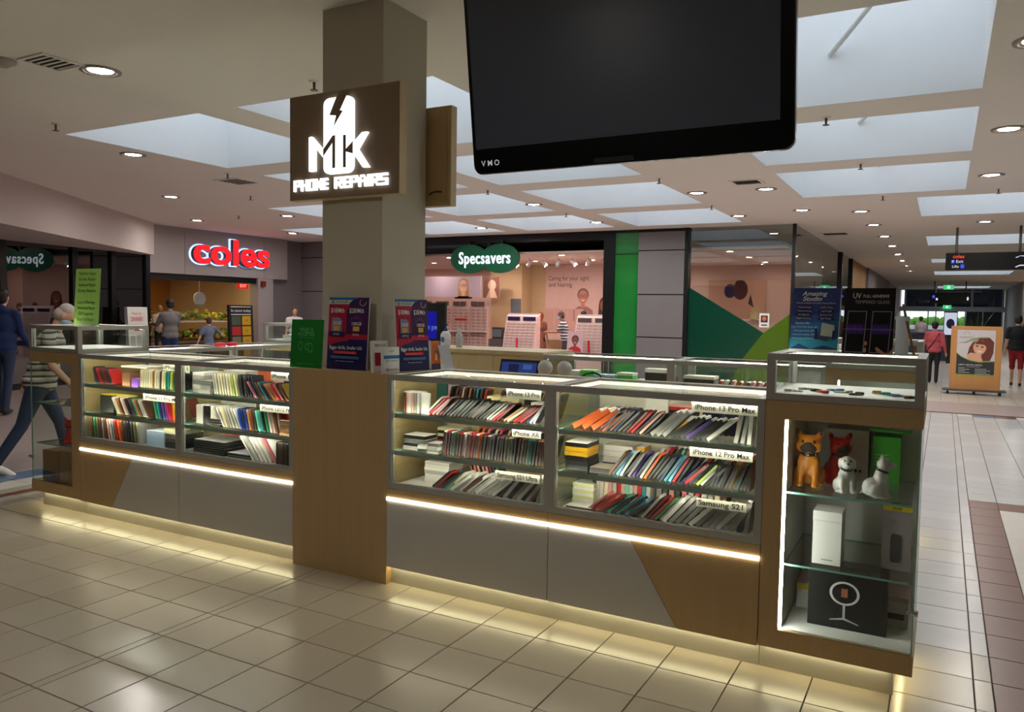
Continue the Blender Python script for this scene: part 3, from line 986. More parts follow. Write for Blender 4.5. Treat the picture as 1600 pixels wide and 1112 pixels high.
t = root('logo_sign', 'brown box sign seen from behind on the far column face', 'sign', (-3.25, 4.29, SZ0))
G().box((-3.68, 4.256, 2.27), (-2.815, 4.32, 2.905)).make('sign_box', [sign_side], t)
G().box((-3.655, 4.251, 2.295), (-2.845, 4.256, 2.88)).make('back_board', [wood('sign_back_laminate', (200, 170, 126))], t)
g = G()
g.tube([(-2.978, 4.249, 2.345), (-2.95, 4.246, 2.358), (-2.92, 4.246, 2.362), (-2.88, 4.246, 2.358)], .005, 8)
g.make('cable', [BLACK], t)

# ================================================================== hanging screen
TW, TH_, TD = 1.715, 1.06, .14
t = root('hanging_screen', 'large black advertising screen hanging from the ceiling', 'screen', (-1.495, 3.80, 2.36), local=True)
t.rotation_euler = (R(8.5), 0, 0)
def rrect(w, h, r, n=5):
    out = []
    for cx_, cy_, a0 in ((w / 2 - r, r, -90), (w / 2 - r, h - r, 0), (-w / 2 + r, h - r, 90), (-w / 2 + r, r, 180)):
        out += [(cx_ + r * math.cos(R(a0 + 90 * i / n)), cy_ + r * math.sin(R(a0 + 90 * i / n))) for i in range(n + 1)]
    return out
g = G()
prof = rrect(TW, TH_, .05)
n = len(prof)
rings = [(0.0, 1.0), (.012, 1.006), (.06, 1.004), (TD, .985)]
vs = []
for y, k in rings:
    vs += [(p[0] * k, y, (p[1] - TH_ / 2) * k + TH_ / 2 + (.015 if y > .1 else 0)) for p in prof]
fs = [tuple(range(n))] + [tuple(range((len(rings) - 1) * n, len(rings) * n))[::-1]]
for k in range(len(rings) - 1):
    fs += [(k * n + i, (k + 1) * n + i, (k + 1) * n + (i + 1) % n, k * n + (i + 1) % n) for i in range(n)]
g.add(vs, fs)
g.make('casing', [M('black_gloss_casing', (14, 15, 18), .22, var=.05)], t)
G().box((-TW / 2 + .022, -.004, .135), (TW / 2 - .06, .002, TH_ - .03)).make('display_panel', [M('dark_screen_glass', (82, 88, 106), .3, var=.04)], t)
for ch, dx_ in (('V', -.042), ('M', 0), ('O', .044)):
    G().mesh(text(ch, .042, bold=.02), frame4((-TW / 2 + .105 + dx_, -.0025, .055), (1, 0, 0), (0, 0, 1), (0, -1, 0))).make('letter', [M('glowing_white_print', (230, 232, 235), .5, emit=.25)], t)  # brand letters carry a faint glow in their colour
G().box((-.13, -.006, .008), (.09, .03, .034)).make('sensor_bar', [M('dark_bracket', (40, 40, 44), .3)], t)
g = G()
for x in (-.45, .45):
    g.box((x - .03, .05, TH_ - .02), (x + .03, .1, TH_ + .14))
g.make('bracket', [BLACK], t)
# ================================================================== soft bodies: people and dog figurines
def cap_mesh(vs, fs, p0, p1, r0, r1, n=12):
    p0, p1 = Vector(p0), Vector(p1)
    d = p1 - p0
    L = d.length
    d = d.normalized() if L > 1e-6 else Vector((0, 0, 1))
    a = d.orthogonal().normalized()
    c = d.cross(a)
    rings = []
    for k in range(1, 4):
        t = math.pi / 2 * k / 4
        rings.append((p0 - d * r0 * math.cos(t), r0 * math.sin(t)))
    rings += [(p0, r0), (p1, r1)]
    for k in range(3, 0, -1):
        t = math.pi / 2 * k / 4
        rings.append((p1 + d * r1 * math.cos(t), r1 * math.sin(t)))
    b = len(vs)
    vs.append(p0 - d * r0)
    for p, r in rings:
        for i in range(n):
            t = 2 * math.pi * i / n
            vs.append(p + r * (math.cos(t) * a + math.sin(t) * c))
    vs.append(p1 + d * r1)
    e = len(vs) - 1
    for i in range(n):
        fs.append((b, b + 1 + (i + 1) % n, b + 1 + i))
        fs.append((e, e - n + i, e - n + (i + 1) % n))
    for k in range(len(rings) - 1):
        for i in range(n):
            j = (i + 1) % n
            fs.append((b + 1 + k * n + i, b + 1 + k * n + j, b + 1 + (k + 1) * n + j, b + 1 + (k + 1) * n + i))

def ell_mesh(vs, fs, c, r, rot, n=16, rings=10):
    g = G().ball((0, 0, 0), r, n, 0, rings)
    b = len(vs)
    for v in g.v:
        vs.append(Vector(c) + rot @ Vector(v))
    for f in g.f:
        fs.append(tuple(b + i for i in f))

def fuse(prims, voxel, smooth=3, hem=None):
    """one continuous surface around tapered capsules and ellipsoids; faces keep the material of the nearest one"""
    vs, fs = [], []
    for p in prims:
        if p[0] == 'c':
            cap_mesh(vs, fs, *p[1:5])
        else:
            ell_mesh(vs, fs, p[1], p[2], p[3])
    me = bpy.data.meshes.new('body_form')
    me.from_pydata([tuple(v) for v in vs], [], fs)
    ob = bpy.data.objects.new('body_form', me)
    COL.objects.link(ob)
    rm = ob.modifiers.new('r', 'REMESH')
    rm.mode = 'VOXEL'
    rm.voxel_size = voxel
    if smooth:
        sm = ob.modifiers.new('s', 'SMOOTH')
        sm.iterations = smooth
        sm.factor = 0.5
    bpy.context.view_layer.update()
    out = bpy.data.meshes.new_from_object(ob.evaluated_get(bpy.context.evaluated_depsgraph_get()))
    bpy.data.objects.remove(ob)
    bpy.data.meshes.remove(me)
    nf = len(out.polygons)
    cen = np.empty(nf * 3)
    out.polygons.foreach_get('center', cen)
    cen = cen.reshape(-1, 3)
    best = np.full(nf, 1e9)
    mi = np.zeros(nf, dtype=np.int32)
    for p in prims:
        if p[0] == 'c':
            a, b = np.array(p[1]), np.array(p[2])
            ab = b - a
            t = np.clip(((cen - a) @ ab) / max(1e-9, ab @ ab), 0, 1)
            d = np.linalg.norm(cen - (a + t[:, None] * ab), axis=1) - (p[3] + (p[4] - p[3]) * t)
            m = p[5]
        else:
            q = (cen - np.array(p[1])) @ np.array(p[3])
            r = np.array(p[2])
            k = np.linalg.norm(q / r, axis=1)
            d = (k - 1) * r.min()
            m = p[4]
        s = d < best - (0.004 if m >= 10 else 0)
        best[s] = d[s]
        mi[s] = m
    if hem is not None:
        b_, ax, up_, lo_ = hem
        z_ = (cen - np.array(b_)) @ np.array(ax)
        mi = np.where(mi >= 10, np.where(z_ > 0, up_, lo_), mi)
    out.polygons.foreach_set('material_index', mi.astype(np.int32))
    out.polygons.foreach_set('use_smooth', np.ones(nf, dtype=bool))
    return out

I3 = Matrix.Identity(3)
SKIN = M('skin_light', (206, 158, 132), .55, var=.04)
SKIN_D = M('skin_tan', (158, 108, 82), .55, var=.04)
SHOE_W = M('white_shoe', (220, 216, 208), .5)
SHOE_B = M('black_shoe', (26, 25, 26), .5)

def person(label, loc, face, height=1.72, top=None, bottom=None, skin=None, hair=None, shoe=None, long_sleeve=False, shorts=False, lean=0, head=(0, 0),
           legs=((8, 4), (-8, 6)), arms=((0, 8, 12), (0, 8, 12)), voxel=.02, girth=1.0, hair_long=False, mask=None, bag=None, balding=False, group=None, hood=False, dress=False):
    """face: compass angle in degrees, 0 = facing +Y, positive towards +X. arms: swing, spread, elbow (left, right)"""
    skin = skin or SKIN
    s = height / 1.75
    prims = []
    TOP, BOT, SK, SHO, EYE = 0, 1, 2, 3, 4
    def C(a, b, r0, r1, m): prims.append(('c', tuple(Vector(a) * s), tuple(Vector(b) * s), r0 * s, r1 * s, m))
    def E_(c, r, m, rot=I3): prims.append(('e', tuple(Vector(c) * s), tuple(Vector(r) * s), rot, m))
    # legs first, to find the ground
    hips, low = [], 0
    chain = []
    for sd, (sw, kn) in zip((-1, 1), legs):
        hp = Vector((.088 * sd, 0, .90))
        a = R(sw)
        k = hp + .42 * Vector((0, math.sin(a), -math.cos(a)))
        a2 = R(sw - kn)
        an = k + .41 * Vector((0, math.sin(a2), -math.cos(a2)))
        chain.append((hp, k, an, a2))
    low = min(c[2].z for c in chain) - .075
    dz = Vector((0, 0, -low))
    for hp, k, an, a2 in chain:
        hp, k, an = hp + dz, k + dz, an + dz
        g_ = girth
        C(hp, k, .085 * g_, .058, BOT)
        if shorts:
            C(k, k + (an - k) * .08, .07, .062, BOT)
            C(k, an, .05, .036, SK)
        else:
            C(k, an, .06, .05, BOT)
        ft = max(-.9, min(.2, a2 * .9)) if an.z > .12 else 0.0
        fd = Vector((0, math.cos(ft), math.sin(ft)))
        heel = an + Vector((0, -.035, -.035))
        C(heel, heel + fd * .12, .04, .042, SHO)
        C(heel + fd * .1, heel + fd * .19 + Vector((0, 0, -.006)), .041, .034, SHO)
    rot = Matrix.Rotation(-R(lean), 3, 'X')
    base = Vector((0, 0, .93)) + dz
    T = lambda x, y, z: base + rot @ (Vector((x, y, z)) )
    E_(base, (.165 * girth, .125 * girth, .13), 10)
    if dress:
        C(T(0, 0, .05), T(0, 0, -.35), .15, .2, TOP)
    E_(T(0, .005, .12), (.158 * girth, .12 * girth, .17), 10, rot)
    E_(T(0, 0, .34), (.172 * (girth * .5 + .5), .118 * girth, .20), TOP, rot)
    E_(T(0, 0, .0), (.170 * girth, .13 * girth, .09), 10, rot)
    C(T(-.145, -.01, .475), T(.145, -.01, .475), .066, .066, TOP)
    C(T(0, -.01, .47), T(0, .0, .53), .07, .058, TOP)
    if hood:
        E_(T(0, -.07, .53), (.12, .07, .06), TOP, rot)
    for sd, (sw, sp, el) in zip((-1, 1), arms):
        sh = T(.185 * sd, -.01, .465)
        ar = rot @ Matrix.Rotation(R(sw), 3, 'X') @ Matrix.Rotation(R(sp * -sd), 3, 'Y')
        d1 = ar @ Vector((0, 0, -1))
        el_p = sh + d1 * .285
        d2 = (ar @ Matrix.Rotation(R(el), 3, 'X')) @ Vector((0, 0, -1))
        wr = el_p + d2 * .25
        if long_sleeve:
            C(sh, el_p, .062, .048, TOP); C(el_p, wr - d2 * .01, .05, .036, TOP)
        else:
            C(sh, sh + d1 * .19, .066, .062, TOP); C(sh + d1 * .1, el_p, .044, .038, SK); C(el_p, wr, .040, .027, SK)
        side = (ar @ Vector((sd, 0, 0)))
        fwd = side.cross(d2).normalized()
        if fwd.y < 0: fwd = -fwd
        pal = wr + d2 * .045
        C(wr, wr + d2 * .07, .027, .036, SK)
        for q, ln in zip((-1.5, -.5, .5, 1.5), (.065, .078, .074, .056)):
            st = wr + d2 * .085 + fwd * (q * .018)
            k1 = st + (d2 * .8 - side * .25).normalized() * ln * .55
            C(st, k1, .0105, .0095, SK)
            C(k1, k1 + (d2 * .6 - side * .7).normalized() * ln * .5, .0095, .008, SK)
        th = wr + d2 * .03 + fwd * .03
        C(th, th + (d2 * .6 + fwd * .7).normalized() * .06, .0125, .010, SK)
    # neck and head
    hr = rot @ Matrix.Rotation(R(head[1]), 3, 'Z') @ Matrix.Rotation(-R(head[0]), 3, 'X')
    nk = T(0, .0, .53)
    hc = nk + rot @ Vector((0, .015, .06)) + hr @ Vector((0, .01, .105))
    C(nk - Vector((0, 0, .04)), hc - hr @ Vector((0, .02, .06)), .056, .052, SK)
    Q = lambda x, y, z: hc + hr @ Vector((x, y, z))
    E_(hc + hr @ Vector((0, -.008, .02)), (.076, .096, .098), SK, hr)
    E_(Q(0, .02, -.045), (.06, .068, .072), SK, hr)
    C(Q(0, .09, .005), Q(0, .108, -.028), .009, .015, SK)
    C(Q(-.04, .078, .028), Q(.04, .078, .028), .014, .014, SK)
    for sd in (-1, 1):
        E_(Q(.076 * sd, -.005, -.005), (.014, .022, .034), SK, hr)
        E_(Q(.03 * sd, .083, .008), (.013, .009, .008), EYE, hr)
    C(Q(-.022, .082, -.064), Q(.022, .082, -.064), .009, .009, SK)
    me = fuse(prims, voxel * s, hem=(tuple(T(0, 0, -.055) * s), tuple(rot @ Vector((0, 0, 1))), TOP, BOT))
    for m in (top, bottom, skin, shoe or SHOE_B, M('eye_dark', (40, 30, 28), .3)):
        me.materials.append(m)
    t = root('person', label, 'person', loc, -R(face), group, local=True)
    b = bpy.data.objects.new('body', me)
    COL.objects.link(b)
    b.parent = t
    hp_ = []
    def HE(c, r, m=0): hp_.append(('e', tuple(Q(*c) * s), tuple(Vector(r) * s), hr, m))
    if hair:
        if balding:
            HE((0, -.035, -.005), (.084, .082, .075))
            HE((0, -.02, .055), (.076, .085, .07))
        else:
            HE((0, -.022, .038), (.086, .098, .092))
            HE((0, -.05, -.01), (.082, .065, .09))
            if hair_long:
                HE((0, -.05, -.11), (.085, .05, .14))
        hm = fuse(hp_, max(.008, voxel * .6) * s, 2)
        hm.materials.append(hair)
        h = bpy.data.objects.new('hair', hm)
        COL.objects.link(h)
        h.parent = t
    if mask:
        hp_ = []
        HE((0, .035, -.045), (.068, .072, .055))
        mm = fuse(hp_, .01 * s, 1)
        mm.materials.append(mask)
        h = bpy.data.objects.new('face_mask', mm)
        COL.objects.link(h)
        h.parent = t
    if bag:
        g = G()
        pts = [T(.11, .06, .5), T(.16, .12, .4), T(.0, .15, .2), T(-.17, .09, .0), T(-.2, .0, -.06), T(-.17, -.11, .0), T(0, -.145, .25), T(.11, -.1, .46), T(.12, 0, .545), T(.11, .06, .5)]
        g.tube([tuple(p * s) for p in pts], .011 * s, 8)
        o = g.make('shoulder_strap', [bag], t)
    return t

HAIR_G = M('grey_hair', (176, 166, 158), .7, var=.15, scale=30)
HAIR_B = M('black_hair', (22, 19, 18), .55, var=.1)
HAIR_BR = M('brown_hair', (72, 48, 34), .6, var=.15, scale=30)
JEANS = M('blue_jeans', (44, 58, 84), .8, var=.18, scale=14)
NAVY = M('navy_hoodie', (24, 44, 92), .8, var=.15, scale=10)
DARKT = M('dark_trousers', (26, 26, 32), .7, var=.1)
BLUEM = M('pale_blue_mask', (150, 190, 220), .6)
def striped(name, cols, scale, axis='Z'):
    m = M(name, cols[0], .75, var=0)
    nt = m.node_tree
    tc = nt.nodes.new('ShaderNodeTexCoord')
    sp = nt.nodes.new('ShaderNodeSeparateXYZ')
    nt.links.new(tc.outputs['Object'], sp.inputs[0])
    ns = nt.nodes.new('ShaderNodeTexNoise')
    ns.inputs['Scale'].default_value = 5
    ad = nt.nodes.new('ShaderNodeMath'); ad.operation = 'MULTIPLY_ADD'
    ad.inputs[1].default_value = .03
    nt.links.new(tc.outputs['Object'], ns.inputs['Vector'])
    nt.links.new(ns.outputs['Fac'], ad.inputs[0])
    nt.links.new(sp.outputs[axis], ad.inputs[2])
    ml = nt.nodes.new('ShaderNodeMath'); ml.operation = 'MULTIPLY'
    ml.inputs[1].default_value = scale
    nt.links.new(ad.outputs[0], ml.inputs[0])
    fr = nt.nodes.new('ShaderNodeMath'); fr.operation = 'FRACT'
    nt.links.new(ml.outputs[0], fr.inputs[0])
    rp = nt.nodes.new('ShaderNodeValToRGB')
    rp.color_ramp.interpolation = 'CONSTANT'
    el = rp.color_ramp.elements
    n = len(cols)
    for i, c in enumerate(cols):
        e = el[i] if i < 2 else el.new(i / n)
        e.position = i / n
        e.color = lin(c)
    nt.links.new(fr.outputs[0], rp.inputs[0])
    nt.links.new(rp.outputs[0], nt.nodes['Principled BSDF'].inputs['Base Color'])
    return m
STRIPE = striped('striped_polo', [(196, 190, 178), (196, 190, 178), (40, 38, 40), (150, 146, 138), (196, 190, 178), (70, 66, 66)], 8.5)
STRIPE2 = striped('striped_knit', [(190, 196, 205), (36, 44, 60)], 13)

person('stooped grey-haired man in striped polo and face mask walking behind the end cabinet', (-7.47, 4.30, 0), 40, 1.68, STRIPE, JEANS, SKIN, HAIR_G, SHOE_W, lean=15, head=(22, -8),
       legs=((22, 10), (-20, 12)), arms=((-24, 12, 18), (22, 10, 35)), voxel=.0115, girth=1.22, mask=BLUEM, balding=True)
person('person in blue hooded top and jeans at the picture edge', (-11.80, 6.28, 0), -38, 1.80, NAVY, JEANS, SKIN, HAIR_B, SHOE_B, long_sleeve=True, hood=True, arms=((20, 10, 40), (10, 10, 30)), voxel=.02, girth=1.1)
person('person in pink jacket with a crossbody strap walking down the corridor', (-.19, 21.5, 0), 2, 1.50, M('pink_jacket', (206, 92, 104), .8, var=.1), DARKT, SKIN, HAIR_B, SHOE_B, long_sleeve=True, voxel=.022, girth=1.2, bag=BLACK, hair_long=False, arms=((10, 12, 25), (-10, 12, 15)))
person('person in black top and red shorts at the corridor edge', (1.53, 21.9, 0), 4, 1.68, M('black_tee', (20, 21, 26), .8), M('red_shorts', (140, 16, 26), .7), SKIN, HAIR_B, SHOE_B, shorts=True, voxel=.022, girth=1.2, legs=((10, 4), (-8, 4)))
for x, y, f, h, tp, hr_, lb in ((-1.95, 38.5, 160, 1.72, M('navy_shirt', (30, 34, 52), .8), HAIR_B, 'far person in dark navy clothes wearing a mask, by the entrance'),
                                (-1.55, 36.5, 170, 1.6, M('patterned_dress', (84, 52, 44), .8, var=.8, scale=14), HAIR_B, 'far person in a dark patterned dress by the entrance'),
                                (-.85, 37, 20, 1.62, M('pale_blouse', (190, 180, 190), .8), HAIR_BR, 'far person in a pale top beyond the pink jacket'),
                                (3.05, 38, 170, 1.66, M('dark_patterned_top', (46, 40, 44), .8, var=.6, scale=12), HAIR_G, 'far grey-haired person in a dark patterned top beside the sign stand')):
    person(lb, (x, y, 0), f, h, tp, DARKT, SKIN, hr_, SHOE_B, voxel=.035)
# ================================================================== dog figurines
def dog(label, loc, face, height, body, mask, ears='up', head_yaw=0, name='dog_figurine'):
    pr = []
    s = height
    def C(a, b, r0, r1, m=0): pr.append(('c', tuple(Vector(a) * s), tuple(Vector(b) * s), r0 * s, r1 * s, m))
    def E_(c, r, m=0, rot=I3): pr.append(('e', tuple(Vector(c) * s), tuple(Vector(r) * s), rot, m))
    E_((0, .02, .40), (.19, .16, .25))
    E_((0, -.15, .22), (.20, .22, .22))
    C((0, .02, .5), (0, .05, .66), .15, .125)
    for d in (-1, 1):
        C((.11 * d, .09, .42), (.115 * d, .15, .07), .078, .055)
        E_((.115 * d, .19, .04), (.066, .09, .042))
        for q in (-1, 0, 1):
            C((.115 * d + q * .036, .23, .035), (.115 * d + q * .04, .275, .025), .022, .018)
        E_((.19 * d, -.09, .16), (.085, .16, .16))
        E_((.21 * d, .08, .038), (.05, .11, .04))
    C((0, -.34, .1), (.05, -.42, .07), .04, .02)
    hz = Matrix.Rotation(R(head_yaw), 3, 'Z')
    hb = Vector((0, .07, .76))
    def HE(c, r, m=0): E_(hb + hz @ Vector(c), r, m, hz)
    def HC(a, b, r0, r1, m=0): C(hb + hz @ Vector(a), hb + hz @ Vector(b), r0, r1, m)
    HE((0, 0, 0), (.165, .15, .14) if ears != 'up' else (.195, .16, .15))
    if ears == 'flop':
        HE((0, .15, -.04), (.085, .10, .07))
        HC((0, .235, -.01), (0, .245, -.01), .03, .028, 1)
        for d in (-1, 1):
            HE((.165 * d, -.02, -.04), (.04, .085, .13))
            HE((.07 * d, .125, .045), (.024, .02, .026), 1)
    elif ears == 'point':
        HE((0, .14, -.03), (.085, .15, .08))
        HC((0, .27, -.01), (0, .285, -.01), .028, .026, 1)
        for d in (-1, 1):
            HC((.09 * d, -.03, .09), (.12 * d, -.05, .22), .055, .012)
            HE((.075 * d, .1, .045), (.02, .02, .02), 1)
    else:
        HE((0, .10, -.05), (.125, .09, .085), 1)
        for d in (-1, 1):
            HE((.075 * d, .12, -.085), (.06, .07, .065), 1)
            HC((.13 * d, -.01, .08), (.19 * d, -.01, .20), .062, .05)
            E_(hb + hz @ Vector((.19 * d, .03, .195)), (.03, .03, .05), 1, hz)
            HE((.13 * d, .05, -.06), (.09, .10, .09))
            HE((.085 * d, .12, .03), (.032, .03, .03), 1)
            HC((.02 * d, .13, .06), (.12 * d, .10, .075), .022, .018)
        HC((-.03, .17, -.01), (.03, .17, -.01), .028, .028, 1)
    me = fuse(pr, .028 * s, 3)
    me.materials.append(body)
    me.materials.append(mask)
    t = root(name, label, 'figurine', loc, -R(face), local=True)
    b = bpy.data.objects.new('body', me)
    COL.objects.link(b)
    b.parent = t
    g = G()
    n = 20
    for i in range(n):
        a0, a1 = 2 * math.pi * i / n, 2 * math.pi * (i + 1) / n
        p = lambda a, r, dz: ((r * math.cos(a)) * s, (.045 + r * math.sin(a)) * s, (.615 + dz + .05 * -math.sin(a)) * s)
        g.add([p(a0, .148, -.03), p(a1, .148, -.03), p(a1, .158, .0), p(a0, .158, .0), p(a1, .148, .03), p(a0, .148, .03)], [(0, 1, 2, 3), (3, 2, 4, 5)], 0, True)
    c = g.make('collar', [BLACK], t)
    for i in range(8):
        a = 2 * math.pi * i / 8
        q = G().ball((.16 * math.cos(a) * s, (.045 + .16 * math.sin(a)) * s, (.615 - .05 * math.sin(a)) * s), .016 * s, 6, 0, 4)
        q.make('stud', [MATS['chrome']], c)
    return t
gloss = lambda n, c: M(n, c, .35, var=.05)
dog('large ochre bulldog figurine with black muzzle and studded collar', (-.515, 3.77, .8205), 178, .262, gloss('ochre_resin', (205, 128, 36)), M('dark_muzzle', (40, 28, 24), .7))
dog('small red bulldog figurine behind the white puppy', (-.405, 3.885, .8205), 150, .24, gloss('red_resin', (196, 30, 24)), M('dark_muzzle', (40, 28, 24), .7))
dog('white puppy figurine with floppy ears and black collar', (-.352, 3.71, .8205), 160, .182, gloss('white_resin', (205, 204, 198)), gloss('dark_nose', (50, 44, 40)), 'flop', -10)
dog('white bull terrier figurine sitting side-on with pointed ears', (-.215, 3.69, .8205), 78, .19, gloss('white_resin', (205, 204, 198)), gloss('dark_nose', (50, 44, 40)), 'point')
dog('orange-red dog figurine on the glass shelf above cardboard boxes', (-5.95, 3.665, .4975), -68, .215, gloss('orange_red_resin', (222, 52, 28)), gloss('dark_nose', (50, 44, 40)), 'up')

# ================================================================== boxed goods in the dog cabinet
def carton(label, a, b, mats, name='carton', cat='box', lid=True, print_=None, group=None, rz=0.0):
    """cardboard or gift box with a separate lid"""
    ox, oy = (a[0] + b[0]) / 2, (a[1] + b[1]) / 2
    t = root(name, label, cat, (ox, oy, a[2]), rz, group, local=True)
    w, d, h = (b[0] - a[0]) / 2, (b[1] - a[1]) / 2, b[2] - a[2]
    k = h * .82 if lid else h
    G().box((-w + .0008, -d + .0008, 0), (w - .0008, d - .0008, k - .0015 if lid else h)).make('tray', [mats[0]], t)
    if lid:
        G().box((-w, -d, k), (w, d, h)).make('lid', [mats[-1]], t)
    if print_:
        p = Print((-w, -d - .0006, 0), (2 * w, 0, 0), (0, 0, h))
        print_(p)
        p.done(t)
    return t
wbox = M('white_gift_box', (226, 224, 218), .45)
card = M('brown_cardboard', (150, 112, 66), .75, var=.08)
carton('tall white gift box on the middle glass shelf', (-.475, 3.66, .498), (-.355, 3.80, .735), [wbox], lid=True, name='gift_box',
       print_=lambda p: p.rect(.33, .085, .72, .1, M('grey_ink', (120, 120, 118))))
def ringbox(p):
    wh = M('pale_ink', (205, 205, 205)); gy = M('grey_ink', (120, 120, 118))
    p.ring(.47, .58, .19, .19, .17, wh)
    p.rect(.43, .52, .51, .66, M('warm_photo', (150, 92, 70)))
    p.rect(.455, .17, .485, .39, wh)
    p.poly([(.29, .14), (.455, .19), (.485, .19), (.66, .12), (.66, .105), (.47, .16), (.29, .125)], wh)
    p.write('LIGHT', .5, .92, .03, M('dim_ink', (50, 50, 52)), width=.42)
    p.write('Live studio', .17, .925, .012, gy)
bk_ = M('black_carton', (16, 16, 17), .4)
carton('large black carton showing a white ring light, bottom of cabinet', (-.49, 3.70, .2065), (-.165, 3.80, .487), [bk_], lid=False, name='ring_light_box', print_=ringbox)
pk = M('pale_pink_box', (214, 186, 184), .5)
def yband(p): p.rect(0, .72, 1, .95, M('yellow_band', (228, 206, 40)))
carton('white and pink box with yellow band left of ring light carton', (-.565, 3.88, .2065), (-.47, 4.1, .33), [M('white_gift_box'), pk], name='gadget_box', print_=yband)
carton('pale pink box behind the ring light carton', (-.20, 3.86, .2065), (-.085, 4.06, .34), [wbox, pk], name='gadget_box', print_=lambda p: p.rect(.15, .25, .85, .45, M('brown_ink', (80, 44, 38))))
def spk(p):
    p.rect(0, .91, 1, 1, M('yellow_band', (228, 206, 40)))
    p.write('awei', .5, .955, .02, BLACK)
    d = M('speaker_grey', (58, 56, 58))
    p.poly([(.34, .12), (.62, .12), (.66, .16), (.66, .5), (.62, .55), (.34, .55), (.3, .5), (.3, .16)], d)
    p.ring(.42, .66, .1, .1, .12, M('grey_ink'))
carton('slim box with yellow top showing a dark cylindrical speaker', (-.2, 3.74, .498), (-.085, 3.80, .783), [M('mauve_carton', (150, 138, 142), .5)], lid=False, name='speaker_box', print_=spk)
# cabinet top shelf: back cartons
def wdog(p):
    r = M('red_resin'); 
    p.poly([(.22, .2), (.45, .2), (.47, .5), (.44, .72), (.46, .86), (.4, .8), (.3, .8), (.24, .86), (.26, .68), (.22, .5)], r)
    for q in (.72, .82): p.ell(q, .2, .035, .035, BLACK)
carton('large white carton with a red dog picture behind the figurines', (-.475, 4.0, .8205), (-.285, 4.12, 1.06), [wbox], lid=False, name='figurine_box', print_=wdog)
gr = M('bright_green_card', (64, 168, 44), .5)
carton('bright green carton at the back of the dog shelf', (-.27, 4.0, .8205), (-.15, 4.12, 1.04), [gr], lid=False, name='figurine_box', print_=lambda p: [p.rect(.1, .6 - k * .07, .6, .62 - k * .07, M('pale_green_ink', (150, 214, 140)), keep=k > 0) for k in range(5)])
g = G()
g.prism([(-.285, 4.05, 1.075), (-.2, 4.05, 1.135), (-.115, 4.05, 1.075), (-.115, 4.05, 1.07), (-.285, 4.05, 1.07)], (0, .06, 0), 1)
g.box((-.29, 4.0, 1.062), (-.11, 4.125, 1.07), 0)
tag(g.make('paper_ornament', [gr, wbox], None, (-.2, 4.06, 1.062)), 'small green and white card piece lying above the green carton', 'packaging')
# cardboard boxes of the other end cabinet
carton('tall cardboard box standing at the back of the end cabinet', (-6.215, 3.59, .2005), (-6.005, 3.73, .445), [card, M('dark_card', (44, 40, 38))], lid=False,
       print_=lambda p: p.rect(0, 0, 1, .32, M('dark_card', (44, 40, 38))))
carton('tall cardboard box with a line drawing beside the wooden stile', (-5.998, 3.59, .2005), (-5.79, 3.73, .455), [card], lid=False,
       print_=lambda p: p.ring(.3, .5, .4, .5, .06, M('brown_ink'), t0=-1.3, t1=1.3))

# ------------------------------------------------------------------ small items in the display box on the dog cabinet
items = [(-.60, 'white'), (-.56, 'clear'), (-.50, 'black'), (-.45, 'orange-red'), (-.40, 'blue'), (-.36, 'white'), (-.31, 'dark'), (-.25, 'yellow'), (-.21, 'teal'), (-.17, 'pale blue'), (-.12, 'bronze')]
icol = {'white': (225, 225, 220), 'clear': (190, 195, 190), 'black': (40, 40, 42), 'orange-red': (225, 88, 50), 'blue': (50, 130, 190), 'dark': (60, 56, 56), 'yellow': (230, 205, 80), 'teal': (60, 190, 175), 'pale blue': (150, 190, 220), 'bronze': (150, 120, 90)}
seen_i = {}
for i, (x, cn) in enumerate(items):
    y = 3.67 + (i * 37 % 10) * .018
    t = root('phone_grip', f'{cn} ring-shaped phone grip, {nth(i)} from the wooden side in the lit display box', 'accessory', (x, y, ZT + .0325), i * .7, 'phone grips in the display box', local=True)
    m_ = M('grip_' + cn.replace(' ', '_').replace('-', '_'), icol[cn], .35)
    g = G().lathe([(.016, 0), (.019, .004), (.019, .009), (.014, .012)], n=18)
    g.make('button', [m_], t)
    g = G()
    n = 16
    pts = [(.03 * math.cos(2 * math.pi * k / n) + .03, .022 * math.sin(2 * math.pi * k / n), .003) for k in range(n + 1)]
    g.tube(pts, .003, 6)
    g.make('loop', [m_], t)

